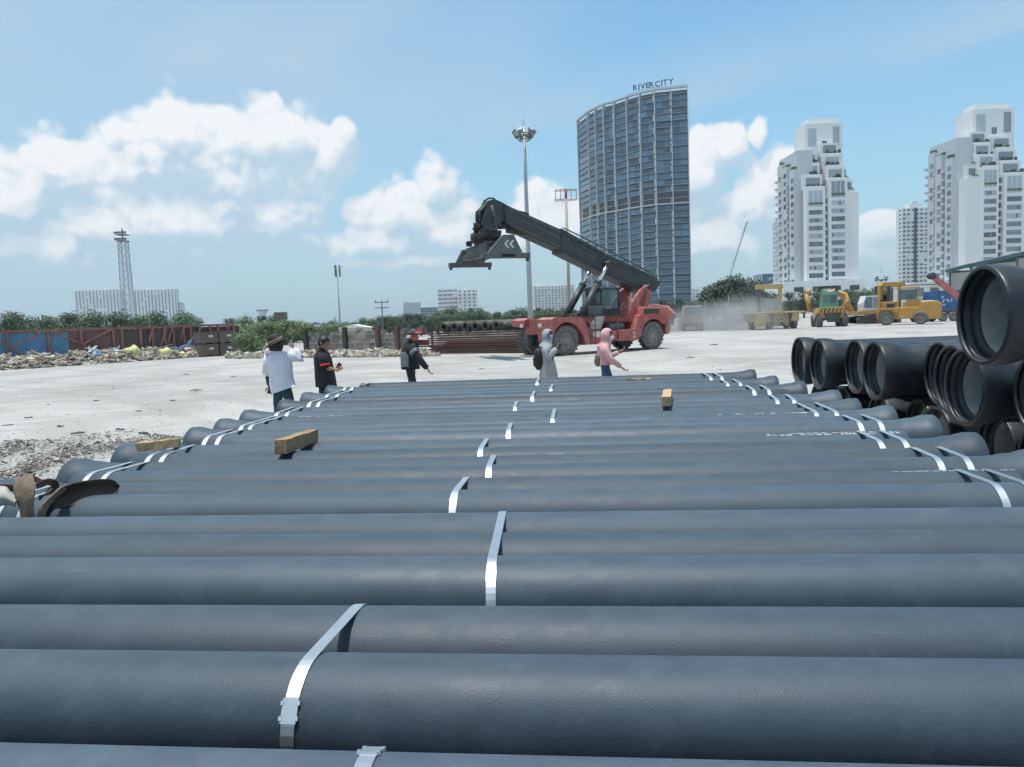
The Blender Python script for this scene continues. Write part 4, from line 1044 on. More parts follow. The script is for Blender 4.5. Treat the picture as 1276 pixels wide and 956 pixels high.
# ================================================================== masts and poles
M_GALV = mat('galvanised_steel', (.42, .45, .46), .55, .3, var=.2, vscale=1.0)
M_DSTEEL = mat('dark_lattice_steel', (.16, .17, .18), .6, var=.3, vscale=1.0)
M_CPOLE = mat('concrete_pole', (.40, .37, .31), .85, var=.25, vscale=.8)
M_REDS = mat('red_steel', (.36, .05, .045), .6, var=.3, vscale=1.0)
M_LAMP = mat('lamp_glass', (.45, .47, .47), .25, spec=.7)
def flood_mast(label, xt, yt, xb, Y, r0_, r1_, nl, ring, lamp):
    b = at_depth(xb, hor(xb) + 1.95 * F0 / Y, Y); t = at_depth(xt, yt, Y); h = t.z
    root = empty('floodlight_mast', (b.x, Y, 0)); tag(root, label, 'floodlight')
    mb = MB(); mb.tube([(0, 0, 0), (0, 0, h * .35), (0, 0, h * .7), (0, 0, h)], [r0_, r0_ * .9, r0_ * .72, r1_], 16); mb.build('mast', M_GALV, root)
    mb = MB(); n = 24
    mb.tube([(math.cos(k / n * 6.283) * ring, math.sin(k / n * 6.283) * ring, h - .9) for k in range(n + 1)], .06, 6)
    mb.tube([(math.cos(k / n * 6.283) * ring * .55, math.sin(k / n * 6.283) * ring * .55, h - 1.5) for k in range(n + 1)], .06, 6)
    for k in range(6):
        a = k / 6 * 6.283; mb.bar((0, 0, h - 1.2), (math.cos(a) * ring, math.sin(a) * ring, h - .9), .07)
        mb.bar((math.cos(a) * ring * .55, math.sin(a) * ring * .55, h - 1.5), (math.cos(a) * ring, math.sin(a) * ring, h - .9), .05)
    mb.tube([(0, 0, h), (0, 0, h + .9)], .03, 5); mb.build('head_frame', M_DSTEEL, root)
    for k in range(nl):
        a = (k + .3) / nl * 6.283; up = 1 if k % 2 else 0; p = Vector((math.cos(a) * ring * (1.0 if not up else .75), math.sin(a) * ring * (1.0 if not up else .75), h - .55 - (0 if not up else .45)))
        Q = Matrix.Rotation(a, 3, 'Z') @ Matrix.Rotation(R(-35), 3, 'Y')
        k_ = MB(); k_.box(p, (lamp * .45, lamp, lamp * .8), Q, .8); o = k_.build('lamp_housing', M_DSTEEL, root, bevel=.03)
        k_ = MB(); k_.box(p + Q @ Vector((lamp * .24, 0, 0)), (.03, lamp * .85, lamp * .68), Q); k_.build('lamp_glass', M_LAMP, o)
flood_mast('tall grey floodlight mast with a ring of lamps behind the stacker boom', 651.5, 158, 662, 89, .30, .17, 12, 1.15, .62)
flood_mast('small floodlight mast behind the yellow forklift', 1097, 341, 1098, 120, .12, .08, 8, .95, .45)
def frame_pole():
    Y = 82; t = at_depth(708, 237, Y); root = empty('frame_pole', (at_depth(710, hor(710), Y).x, Y, 0)); tag(root, 'concrete pole with a red open frame on top beside the curved tower', 'pole')
    mb = MB(); mb.tube([(0, 0, 0), (0, 0, t.z - .9)], [.20, .14], 12); mb.build('pole_shaft', M_CPOLE, root)
    mb = MB(); h = t.z; mb.tube([(0, 0, h - 1.2), (0, 0, h + .15)], .13, 8)
    for z in (h - .95, h + .05): mb.bar((-1.1, 0, z), (1.1, 0, z), .06); mb.bar((-1.1, .8, z), (1.1, .8, z), .05)
    for x in (-1.1, -.55, .55, 1.1): mb.bar((x, 0, h - .95), (x, 0, h + .05), .06)
    for x in (-1.1, 1.1): mb.bar((x, 0, h + .05), (x, .8, h + .05), .06); mb.bar((x, 0, h - .95), (x, .8, h - .95), .06)
    mb.build('top_frame', M_REDS, root)
frame_pole()
def lattice_mast():
    Y = 300; t = at_depth(153.5, 300, Y); b = at_depth(160, hor(160), Y); h = t.z; root = empty('lattice_mast', (at_depth(157, 350, Y).x, Y, 0)); tag(root, 'grey lattice floodlight tower with platforms before the pale slab blocks', 'lattice tower')
    mb = MB(); w0, w1 = 1.9, 1.35; n = 13
    def c(i, z): w = w0 + (w1 - w0) * z / h; return Vector(((-1, 1, 1, -1)[i] * w, (-1, -1, 1, 1)[i] * w, z))
    for i in range(4): mb.bar(c(i, 0), c(i, h), .24)
    for k in range(n):
        z0, z1 = h * k / n, h * (k + 1) / n
        for i in range(4):
            j = (i + 1) % 4; mb.bar(c(i, z0), c(j, z1), .13); mb.bar(c(j, z0), c(i, z1), .13); mb.bar(c(i, z1), c(j, z1), .13)
    mb.build('lattice', M_GALV, root)
    for z, w in ((h - .2, 1.9), (h + 2.2, 1.9)):
        mb = MB(); mb.box((0, 0, z), (w * 2, w * 2, .3)); mb.build('platform', M_DSTEEL, root)
        for q in range(5):
            mb = MB(); mb.box((-w + q * w / 2, -w, z + .7), (.8, .4, .8)); mb.build('lamp', M_DSTEEL, root)
    mb = MB(); mb.bar((0, 0, h), (0, 0, h + 4.5), .4); mb.build('top_post', M_DSTEEL, root)
lattice_mast()
def thin_mast(label, xt, yt, xb, Y, r, kind):
    t = at_depth(xt, yt, Y); root = empty('thin_mast', (at_depth(xb, hor(xb), Y).x, Y, 0)); tag(root, label, 'pole')
    mb = MB(); mb.tube([(0, 0, 0), (0, 0, t.z)], [r, r * .6], 8); mb.build('shaft', M_GALV if kind == 'aerial' else M_DSTEEL, root)
    mb = MB()
    if kind == 'aerial':
        for k in range(3):
            a = k * 2.09; mb.box((math.cos(a) * .5, math.sin(a) * .5, t.z - 1.2), (.28, .28, 2.2)); mb.bar((0, 0, t.z - 1), (math.cos(a) * .5, math.sin(a) * .5, t.z - 1), .1)
        mb.build('aerial', M_DSTEEL, root)
    elif kind == 'wire':
        for z in (t.z - .3, t.z - 1.0): mb.bar((-.9, 0, z), (.9, 0, z), .12)
        for x in (-.8, 0, .8): mb.tube([(x, 0, t.z - .3), (x, 0, t.z + .1)], .06, 6)
        mb.build('cross_arm', M_DSTEEL, root)
thin_mast('thin grey aerial mast rising behind the bushes and broken wall', 421, 330, 424, 150, .17, 'aerial')
thin_mast('dark utility pole with cross arms behind the broken wall', 474, 374, 477, 100, .13, 'wire')
thin_mast('short pale post in the tree belt behind the rusty fence', 186, 388, 187, 110, .10, '')
thin_mast('short post behind the bushes beside the aerial mast', 417, 394, 418, 110, .12, '')
thin_mast('thin pole standing before the broad dark tree in the dust', 909, 368, 908, 120, .12, '')
thin_mast('thin pole at the trees beside the curved tower', 879, 374, 879, 130, .12, '')
thin_mast('pale service pole in the tree belt beside the tall floodlight mast', 649.5, 382, 650, 120, .12, 'wire')
# ================================================================== fence on the far side of the yard
M_BLUE = mat('blue_sheet', (.15, .34, .54), .6, var=.2, vscale=.6, col2=(.12, .28, .46), dust=.35, streak=.2)
M_BRN = mat('brown_red_sheet', (.31, .15, .13), .7, var=.4, vscale=.7, col2=(.24, .13, .115), dust=.35, streak=.3)
M_MRN = mat('dark_maroon_sheet', (.16, .105, .105), .75, var=.4, vscale=.7, col2=(.12, .09, .09), dust=.3, streak=.3)
M_POST = mat('red_lead_steel', (.34, .13, .105), .75, var=.4, vscale=1.2, dust=.25)
M_TARPB = mat('blue_tarp', (.10, .22, .40), .5, var=.3, vscale=1.2)
fA = ground(0, 459); fB = ground(296, 441); fdir = (fB - fA); fdir.z = 0; fl = fdir.length; fdir.normalize(); fn = Vector((fdir.y, -fdir.x, 0))
def fence():
    rt = empty('sheet_fence', fA, math.atan2(fdir.y, fdir.x)); tag(rt, 'long sheet metal fence, blue then rust red, with slanting braces behind the rubbish heap', 'fence')
    def fx(x, y=430): p = on_plane(x, y, fA, fn); return (p - fA).dot(fdir)
    h = 2.48; x = -16.0; i = 0; end = fx(292); rnd = random.Random(9)
    while x < end:
        w = 1.85; m = M_BLUE if x + w / 2 < fx(72) else (M_BRN if x + w / 2 < fx(152) else M_MRN)
        n = 13; vs = []
        for k in range(n * 2 + 1):
            xx = x + w * k / (n * 2) - .01; yy = .03 if k % 2 else -.03
            vs += [(xx, yy, .02), (xx, yy, h - .14 + rnd.uniform(-.004, .004))]
        mb = MB(); mb.add(vs, [(2 * k, 2 * k + 2, 2 * k + 3, 2 * k + 1) for k in range(n * 2)])
        mb.build('sheet_panel', m, rt); x += w
    xx = -16
    posts = [fx(q) for q in (-40, 8, 60, 101, 141, 152, 175, 190, 205, 216, 229, 238, 249, 262, 272, 284, 291)]
    for p in posts:
        mb = MB(); mb.box((p, -.14, h / 2), (.17 if p > fx(30) else .12, .16, h)); mb.build('post', M_POST, rt)
    mb = MB(); mb.bar((-16, -.12, h - .02), (end, -.12, h - .02), .18, .16); mb.build('top_rail', M_POST, rt)
    for (a, b) in (((62, 412), (101, 428)), ((101, 430), (140, 410)), ((15, 432), (48, 416)), ((0, 426), (34, 446)), ((101, 429), (124, 440)), ((190, 410), (185, 428)), ((207, 410), (200, 430)), ((230, 408), (224, 424)), ((250, 408), (247, 418)), ((215, 410), (207, 430))):
        pa_ = on_plane(a[0], a[1], fA - fn * -.2, fn); pb_ = on_plane(b[0], b[1], fA - fn * -.2, fn)
        q = [Vector(((p - fA).dot(fdir), -.26, min(h - .05, max(.2, p.z)))) for p in (pa_, pb_)]
        mb = MB(); mb.bar(q[0], q[1], .09, .11); mb.build('brace', M_POST, rt)
fence()
def on_fence(x, y, off): return on_plane(x, y, fA + fn * off, fn)
# ------------------------------------------------------------------ rubbish heap along the fence
M_JUNK = [mat('grey_board', (.42, .385, .33), .9, var=.4, vscale=2), mat('pale_board', (.56, .51, .41), .9, var=.3, vscale=2), mat('brown_board', (.29, .22, .165), .9, var=.4, vscale=2), mat('pale_rubble', (.50, .48, .43), .9, var=.3, vscale=3)]
def heap(name, label, x0, x1, yb, hmax, depth, n, seed, mats, size=(.9, .12, .06)):
    """a ridge of boards and rubble at the foot of the fence, between two picture columns"""
    rnd = random.Random(seed); mb = MB()
    for i in range(n):
        x = x0 + (x1 - x0) * rnd.random(); p = ground(x, yb(x)); t = rnd.random(); back = Vector((-fn.x, -fn.y, 0)) * (depth * t)
        hh = hmax * (math.sin(x * .13) * .25 + .75) * math.sin(min(1, t * 1.5) * 1.57) * rnd.random() ** .6
        c = p + back + Vector((0, 0, .02 + hh)); L = size[0] * rnd.uniform(.25, 1.4)
        mb.cur = rnd.randrange(len(mats))
        Q = Matrix.Rotation(rnd.uniform(0, 6.28), 3, 'Z') @ Matrix.Rotation(rnd.uniform(-.5, .5), 3, 'Y') @ Matrix.Rotation(rnd.uniform(-.7, .7), 3, 'X')
        mb.box(c, (L, size[1] * rnd.uniform(.5, 2.2), size[2] * rnd.uniform(.5, 2.5)), Q)
    o = mb.build(name, mats); tag(o, label, 'rubbish', None, 'stuff'); return o
yb = lambda x: 462 - .068 * x
heap('rubbish_heap', 'long heap of broken boards and rubble along the foot of the fence', -60, 330, yb, .85, 3.2, 3600, 5, M_JUNK)
heap('rubble_strip', 'low strip of stones and scraps before the broken wall', 300, 545, lambda x: 447 - .012 * (x - 300), .35, 2.2, 2300, 6, M_JUNK, (.5, .16, .10))
rnd = random.Random(31)
for i in range(26):
    x = rnd.uniform(5, 300); p = ground(x, yb(x)) - fn * rnd.uniform(.6, 2.0); L = rnd.uniform(1.2, 2.6); a = rnd.uniform(-.9, .9) + math.atan2(fdir.y, fdir.x)
    mb = MB(); d = Vector((math.cos(a), math.sin(a), rnd.uniform(-.25, .35))).normalized(); c = p + Vector((0, 0, rnd.uniform(.5, .85)))
    mb.bar(c - d * L / 2, c + d * L / 2, .16, .05); tag(mb.build('loose_board', rnd.choice(M_JUNK[:3])), 'loose weathered board lying on the rubbish heap', 'board', 'boards on the rubbish heap')
def sack(x, y, w, h, label, m):
    p = on_fence(x, y, 2.0); rnd = random.Random(int(x)); mb = MB(); mb.sphere((0, 0, 0), 1, 20, 14)
    mb.v = [(v[0] * w * (1 + .12 * math.sin(5 * v[2] + v[1] * 3)), v[1] * w * .8, max(-.55, v[2]) * h * (1 + .18 * math.sin(v[0] * 4 + 2 * v[1])) + h * .5) for v in mb.v]
    o = mb.build('plastic_sack', m); o.location = (p.x, p.y, p.z - h * .6); tag(o, label, 'sack')
M_SACK = mat('yellow_plastic', (.58, .57, .26), .45, var=.2, vscale=3, bump=.8, bscale=6)
sack(165, 439, .62, .55, 'largest yellow plastic sack on the rubbish heap', M_SACK)
sack(166, 447.5, .35, .25, 'small yellow sack below the largest one on the heap', M_SACK)
sack(206, 439.5, .55, .42, 'yellow plastic sack before the drooping blue tarp', M_SACK)
sack(226, 442.5, .42, .30, 'flat yellow sack close to the wooden crates', M_SACK)
def tarp(pts, label, m):
    """a sagging sheet hung between picture points on the fence plane"""
    n, k = 14, 6; vs = []; rnd = random.Random(int(pts[0][0])); mb = MB()
    top = [Vector(on_fence(x, y, .45)) for x, y in pts[:2]]; bot = [Vector(on_fence(x, y, .9)) for x, y in pts[2:]]
    for j in range(k + 1):
        for i in range(n + 1):
            u, v = i / n, j / k; p = top[0].lerp(top[1], u).lerp(bot[0].lerp(bot[1], u), v)
            p = p + fn * (.18 * math.sin(u * 17 + v * 3) * v + .1 * math.sin(u * 31)) + Vector((0, 0, -.35 * math.sin(u * math.pi) * (1 - v) - .05 * math.sin(u * 23)))
            p.z = max(.06, p.z); vs.append(p)
    mb.add(vs, [(j * (n + 1) + i, j * (n + 1) + i + 1, (j + 1) * (n + 1) + i + 1, (j + 1) * (n + 1) + i) for j in range(k) for i in range(n)], True)
    o = mb.build('tarp', m); mo = o.modifiers.new('thickness', 'SOLIDIFY'); mo.thickness = .02; tag(o, label, 'tarp')
tarp([(110, 431), (150, 430), (108, 444), (150, 442)], 'crumpled blue tarp hung low between fence posts beside the yellow sacks', M_TARPB)
tarp([(213, 432), (242, 418), (214, 443), (243, 438)], 'dark blue tarp draped down beside the wooden crates', mat('dark_blue_tarp', (.035, .085, .16), .6, var=.3, vscale=1.2))
# ------------------------------------------------------------------ crates
M_CRATE = mat('crate_board', (.25, .19, .155), .85, var=.35, vscale=1.5, col2=(.19, .145, .12))
def crate(c, w, d, h, label):
    root = empty('wooden_crate', c, math.atan2(fdir.y, fdir.x)); tag(root, label, 'crate', 'crates stacked by the fence')
    for k in range(5): ubox('plank', M_CRATE, root, (0, -d / 2 + .02, .12 + (h - .2) / 5 * (k + .5)), (w - .04, .05, (h - .2) / 5 - .025))
    for s in (-1, 1):
        for k in range(5): ubox('plank', M_CRATE, root, (s * (w / 2 - .02), 0, .12 + (h - .2) / 5 * (k + .5)), (.05, d - .08, (h - .2) / 5 - .025))
        ubox('batten', M_CRATE, root, (s * (w / 2 - .12), -d / 2 - .02, h / 2 + .05), (.12, .06, h - .1)); ubox('skid', M_CRATE, root, (s * w * .3, 0, .06), (.14, d, .12))
    ubox('lid', M_CRATE, root, (0, 0, h - .03), (w, d, .06)); ubox('inner_case', M_DKREC, root, (0, 0, h / 2 + .05), (w - .14, d - .14, h - .2))
    ubox('paper_label', M_WHT, root, (w * .1, -d / 2 - .012, h * .66), (w * .24, .02, h * .17))
p = on_fence(258, 447, 2.2); q = on_fence(281, 447, 2.2); cw = (q - p).length - .1
z0_ = max(0, p.z)
crate(Vector((p.x, p.y, .0)), cw, 1.2, .95, 'lower wooden crate with a paper label beside the dark blue tarp')
crate(Vector((p.x, p.y, .97)), cw, 1.2, .95, 'upper wooden crate with a paper label beside the dark blue tarp')
crate(Vector((q.x, q.y, .0)), cw, 1.2, .95, 'lower wooden crate with a paper label beside the green bushes')
crate(Vector((q.x, q.y, .97)), cw, 1.2, .95, 'upper wooden crate with a paper label beside the green bushes')
# ------------------------------------------------------------------ broken wall
def broken_wall():
    a = ground(388, 443); b = ground(505, 442); d = b - a; d.z = 0; L = d.length; root = empty('broken_wall', a, math.atan2(d.y, d.x)); tag(root, 'low weathered block wall with dark posts behind the rubble strip', 'wall')
    ms = [mat('wall_block_a', (.27, .245, .22), .95, var=.45, vscale=2.5, obvar=.3, streak=.3), mat('wall_block_b', (.36, .32, .27), .95, var=.4, vscale=2.5, obvar=.3), mat('wall_block_c', (.24, .20, .19), .95, var=.4, vscale=2.5, obvar=.3)]
    rnd = random.Random(14); rows = 6; h = 1.62; bh = h / rows
    for r in range(rows):
        x = -.2 - (r % 2) * .25
        while x < L:
            w = rnd.uniform(.42, .62); top = 1.0 - .12 * math.sin(x * 1.3)
            if not (r == rows - 1 and rnd.random() < .45): ubox('block', ms[0 if x < L * .3 else (1 if x < L * .62 else rnd.randrange(3))], root, (x + w / 2, rnd.uniform(-.03, .03), bh * (r + .5)), (w - .02, .32, bh - .018))
            x += w
    for x in (385, 434, 475, 499): 
        p = on_plane(x, 430, a, Vector((-d.y, d.x, 0)).normalized()); ubox('post', M_RUST if x > 450 else M_DGREY, root, ((p - a).dot(d.normalized()), -.26, .95), (.30, .22, 1.9))
    return a, b
broken_wall()
# ------------------------------------------------------------------ bar stack and the pipe row on it
def bar_stack():
    a = ground(532, 441); b = ground(654, 440); d = (b - a); d.z = 0; L = d.length + 1.2; a = a - Vector((0, 0, a.z)); d.normalize(); nn = Vector((-d.y, d.x, 0))
    cols = [mat('bar_rust', (.15, .085, .06), .8, var=.5, vscale=1.2), mat('bar_dark', (.055, .05, .05), .7, var=.4, vscale=1.2), mat('bar_ochre', (.30, .20, .11), .8, var=.4, vscale=1.2), mat('bar_grey', (.20, .20, .20), .7, var=.4, vscale=1.2), mat('bar_red', (.20, .075, .06), .75, var=.4, vscale=1.2)]
    words = ['rusty brown', 'blackened', 'ochre', 'grey', 'dull red']
    rnd = random.Random(2); hh = .145
    for r in range(9):
        for k in range(4):
            ci = rnd.choice((0, 0, 1, 1, 2, 3, 3, 4)); s = rnd.uniform(-.5, .35) - .10 * r * -.6; o0 = a + nn * (.34 * k + rnd.uniform(-.06, .02)) + d * (s + .05 * r) + Vector((0, 0, .03 + hh * (r + .5)))
            mb = MB(); l = L - .2 * r + rnd.uniform(-.7, .2); w = .30; t = .016
            # channel section: web and two flanges
            mb.bar(o0, o0 + d * l, w, .02); mb.bar(o0 - nn * (w / 2 - .01), o0 - nn * (w / 2 - .01) + d * l, .022, hh - .045); mb.bar(o0 + nn * (w / 2 - .01), o0 + nn * (w / 2 - .01) + d * l, .022, hh - .045)
            tag(mb.build('steel_channel', cols[ci]), words[ci] + ' steel channel lying in the low bar stack', 'steel bar', 'channels in the bar stack')
    zt = .03 + hh * 9
    M_OLD = mat('old_pipe', (.07, .062, .058), .8, var=.4, vscale=2, dust=.3)
    for i, x in enumerate((553, 566, 579.5, 592, 604.5, 618.5, 626, 632, 638)):
        p = on_plane(x, 412, a + nn * .7, nn); r_ = .34 if i < 6 else .30; L2 = 2.4
        mb = MB(); Q = rot_frame((p.x, p.y, zt + r_ - .01), nn if i < 6 else (nn + d * .9), (0, 0, 1))
        mb.lathe([(0, r_ * .5), (0, r_ * .93), (.03, r_), (L2, r_), (L2, r_ * .5)], 24, Q); mb.lathe([(L2, r_ * .5), (0, r_ * .5)], 24, Q)
        tag(mb.build('short_pipe', M_OLD), 'short thick walled dark pipe lying on the bar stack', 'pipe', 'pipes on the bar stack')
    # red and white frames at the near end of the stack
    p = on_plane(520, 425, a + nn * .8, nn); root = empty('scrap_rack', (p.x, p.y, 0), math.atan2(d.y, d.x)); tag(root, 'scrap rack with red and white sheets beside the bar stack', 'scrap rack')
    for x in (-1.3, 0, 1.3): ubox('upright', M_RUST, root, (x, 0, .9), (.1, .1, 1.8))
    ubox('shelf', M_RUST, root, (0, 0, 1.25), (2.9, .8, .08)); ubox('shelf', M_RUST, root, (0, 0, .45), (2.9, .8, .08))
    rr = random.Random(6)
    for k in range(12): ubox('scrap_piece', rr.choice((M_WHT, M_RED, M_TARPB, M_CRATE, M_SPRD)), root, (rr.uniform(-1.3, 1.3), rr.uniform(-.4, .2), rr.choice((.7, 1.5))), (rr.uniform(.2, .7), .3, rr.uniform(.2, .45)), rr.uniform(-.4, .4))
bar_stack()
# small houses and coverings seen over the bushes
def sheds():
    for (x, yt, Y, w, m, lab, nm) in ((349, 389, 95, 1.3, M_CRATE, 'tall narrow stack of brown crates above the bushes', 'crate_stack'), (392, 401.5, 150, 2.6, mat('faded_blue_cover', (.07, .17, .33), .6, var=.3, vscale=1), 'blue tarpaulin covered shed beyond the bushes', 'tarp_shed'), (440, 404.5, 100, 3.8, mat('cream_wall', (.55, .48, .36), .8), 'small cream house with a red base beyond the broken wall', 'small_house'), (376, 404, 120, 9.0, M_CONC2, 'pale roofed shed beyond the bushes', 'low_shed')):
        t = at_depth(x, yt, Y); root = empty(nm, (t.x, Y, 0)); tag(root, lab, 'shed' if nm != 'crate_stack' else 'crates'); h = t.z
        if nm == 'crate_stack':
            for k in range(4): ubox('crate', m, root, (0.05 * (k % 2), 0, h / 4 * (k + .5)), (w, w, h / 4 - .05))
            continue
        ubox('wall', m, root, (0, 1.5, h * .4), (w, 3, h * .8))
        mb = MB(); mb.prism([(-w / 2 - .2, h * .8), (w / 2 + .2, h * .8), (0, h)], -.2, 3.3); mb.build('roof', m if nm == 'tarp_shed' else M_CONC, root)
        ubox('base', M_REDS if nm == 'small_house' else M_SPRD, root, (0, -.03, h * .18), (w * .98, .1, h * .36)); ubox('window', M_WIN, root, (w * .2, -.05, h * .58), (w * .2, .1, h * .22))
sheds()
# ================================================================== plant machines by the white towers
M_GRN = mat('cab_green', (.05, .30, .20), .5, var=.25, vscale=2, dust=.5)
M_ORC = mat('digger_orange', (.58, .31, .055), .55, var=.3, vscale=2, dust=.45)
M_NAVYP = mat('dark_blue_paint', (.03, .05, .10), .5, var=.3, vscale=2, dust=.2)
M_CONT = mat('container_blue', (.03, .13, .33), .5, var=.25, vscale=1.5, dust=.2)
M_BLK = mat('hazard_black', (.03, .03, .03), .7, dust=.3)
def machine(name, x, y, rz, label, cat):
    p = ground(x, y); o = empty(name, (p.x, p.y, 0), rz); tag(o, label, cat); return o, p.y / F0
def chevrons(par, y, z0, w, h, n, m):
    for i in range(n):
        for s in (-1, 1):
            mb = MB(); zz = z0 + i * h / n
            mb.add([(0, y, zz + w / 2 * .8), (0, y, zz + w / 2 * .8 + h / n * .5), (s * w / 2, y, zz + h / n * .5), (s * w / 2, y, zz)], [(0, 1, 2, 3) if s > 0 else (3, 2, 1, 0)])
            mb.build('hazard_stripe', m, par)
def dusty_machine():
    rt, k = machine('straddle_machine', 968, 410.5, 0, 'dusty yellow mobile machine with chevron tail, wrapped in dust', 'machine')
    mb = MB(); mb.box((0, 1.6, 1.25), (4.6, 3.2, .9)); mb.prism([(-2.6, 1.6), (2.9, 1.6), (2.9, 1.78), (-2.6, 1.78)], -.12, 3.4); mb.build('body', M_PYEL, rt, bevel=.05)
    mb = MB(); mb.box((-1.75, -.15, .95), (1.0, .8, 1.2)); mb.build('battery_box', M_PYEL, rt, bevel=.05)
    t = MB(); t.prism([(-.38, .35), (1.22, .35), (1.6, 1.58), (-.8, 1.58)], -.10, -.02); tp = t.build('tail_plate', M_BLK, rt)
    chevrons(tp, -.125, .25, 1.5, 1.3, 4, M_PYEL)
    tp.location = (0, 0, 0)
    for c in tp.children: c.location = (.42, 0, 0)
    for (x, s) in ((-.55, -1), (1.95, 1)): wheel(rt, (x, .75, .65), .66, .5, s, 0, ax='x')
    for (x, s) in ((-1.6, -1), (2.0, 1)): wheel(rt, (x, 2.9, .65), .66, .5, s, 0, ax='x')
    for x in (-1.0, 1.25):
        mb = MB(); mb.bar((x, 2.5, 1.7), (x, 2.5, 4.35), .32, .32); mb.build('mast_leg', M_PYEL if x > 0 else M_RUST, rt)
    mb = MB(); mb.bar((-1.3, 2.5, 4.4), (1.5, 2.5, 4.4), .45, .5); mb.build('cross_beam', M_PYEL, rt, bevel=.03)
    mb = MB(); mb.bar((-1, 2.5, 3.1), (1.3, 2.5, 3.1), .1); mb.build('tie_bar', M_PYEL, rt)
    cb = MB(); cb.box((.1, 1.9, 2.4), (1.5, 1.3, 1.3)); c = cb.build('cab', M_WIN2, rt, bevel=.04); cb = MB(); cb.box((.1, 1.9, 3.1), (1.7, 1.5, .12)); cb.build('roof', M_PYEL, c)
    mb = MB(); mb.box((-.1, .6, 1.95), (.5, .5, .35)); mb.build('beacon_box', M_PYEL, rt)
dusty_machine()
def loader():
    rt, k = machine('wheel_loader', 1037, 407.5, R(-12), 'green cabbed yellow wheel loader with a striped tail', 'loader')
    mb = MB(); mb.box((0, 1.9, 1.35), (2.4, 3.6, .9)); mb.build('body', M_ORC, rt, bevel=.06)
    mb = MB(); mb.prism([(-1.5, 1.45), (1.5, 1.45), (1.35, 2.0), (-1.35, 2.0)], -.1, 1.4); mb.build('rear_hood', M_ORC, rt, bevel=.05)
    for i in range(7):
        mb = MB(); x = -1.25 + i * .38; mb.add([(x, -.12, 1.5), (x + .16, -.12, 1.5), (x + .36, -.12, 1.95), (x + .2, -.12, 1.95)], [(0, 1, 2, 3)]); mb.build('hazard_stripe', M_BLK, rt)
    t = MB(); t.prism([(-.5, .5), (.6, .5), (.9, 1.45), (-.8, 1.45)], -.14, -.06); tp = t.build('grille', M_BLK, rt)
    for (x, s) in ((-1.15, -1), (1.3, 1)): wheel(rt, (x, .65, .68), .69, .6, s, 0, ax='x'); wheel(rt, (x, 3.4, .68), .69, .6, s, 0, ax='x')
    cb = MB(); cb.box((.05, 2.0, 2.75), (1.7, 1.5, 1.5), None, .9); c = cb.build('cab', M_GRN, rt, bevel=.06)
    for (x, w) in ((-.38, .55), (.38, .62)):
        g_ = MB(); g_.box((x, 1.27, 2.9), (w, .05, .8)); g_.build('window', M_WIN, c)
    mb = MB(); mb.box((.1, 2.3, 3.55), (1.9, 1.6, .14)); mb.build('cab_roof', M_GRN, c)
    # black clamp frame and bent arms over the cab
    mb = MB(); mb.box((.2, 3.2, 4.15), (2.0, .5, .30)); mb.box((-.7, 3.2, 3.75), (.25, .5, .7)); mb.box((1.05, 3.2, 3.75), (.25, .5, .7)); mb.build('clamp_frame', M_BLK, rt, bevel=.03)
    for (s, pts) in ((-1, [(-1.6, 3.4, 1.6), (-1.75, 3.6, 2.8), (-1.9, 4, 3.5), (-1.5, 4.4, 4.0)]), (1, [(1.6, 3.4, 2.0), (2.3, 3.8, 2.6), (2.1, 4, 3.3), (1.2, 4.2, 3.7)])):
        mb = MB(); mb.tube(pts, [.2, .28, .26, .18], 8); mb.build('lift_arm', M_ORC, rt)
    mb = MB(); mb.box((-1.85, 4.0, 3.55), (.5, .5, .6)); mb.build('arm_head', M_ORC, rt, bevel=.08)
loader()
def excavator():
    rt, k = machine('excavator', 1088, 403.5, R(6), 'orange excavator with a white cab between the loader and the forklift', 'excavator')
    for y in (-.2, 2.4):
        mb = MB(); pts = []; 
        for i in range(25):
            a = i / 24 * 6.283; pts.append((1.9 * max(-.8, min(.8, math.cos(a) * 1.15)) + .45 * math.cos(a), y, .48 + .45 * math.sin(a)))
        mb.prism([(p[0], p[2]) for p in pts[:-1]], y - .3, y + .3); mb.build('track', M_DGREY, rt)
    mb = MB(); mb.box((.5, 1.1, 1.25), (4.6, 2.6, .42)); mb.build('turntable', M_ORC, rt, bevel=.04)
    mb = MB(); mb.box((1.9, 1.1, 1.9), (1.9, 2.6, 1.0)); mb.build('engine_house', M_ORC, rt, bevel=.08)
    mb = MB(); mb.box((1.95, -.22, 1.85), (.9, .05, .6)); mb.build('grille', M_BLK, rt)
    cb = MB()
    x0, x1, z0, z1, y0, y1 = -1.3, .75, 1.5, 3.15, -.2, 1.0
    prof = [(x0, z0), (x1, z0), (x1, z1), (x0 + .35, z1), (x0, z0 + .8)]
    cb.prism(prof, y0 + .05, y1); c = cb.build('cab', M_WHT, rt, bevel=.05)
    for (a, b) in ((-1.12, -.22), (-.08, .62)):
        g_ = MB(); g_.prism([(a, z0 + .3), (b, z0 + .3), (b, z1 - .16), (a + (.22 if a < -.5 else 0), z1 - .16), (a, z0 + .9)], y0 - .0, y0 + .04); g_.build('window', M_WIN, c)
    mb = MB(); mb.tube([(-1.6, 1.5, 1.5), (-2.6, 1.6, 3.2), (-3.6, 1.7, 3.9), (-4.8, 1.8, 3.4)], [.28, .34, .3, .2], 8); mb.build('boom', M_ORC, rt)
    mb = MB(); mb.tube([(-4.8, 1.8, 3.4), (-5.2, 1.9, 1.6)], [.2, .15], 8); mb.build('arm', M_ORC, rt)
    mb = MB(); mb.prism([(-5.6, 1.7), (-4.9, 1.6), (-4.8, .6), (-5.5, .4), (-5.9, .9)], 1.3, 2.3); mb.build('bucket', M_DGREY, rt)
excavator()
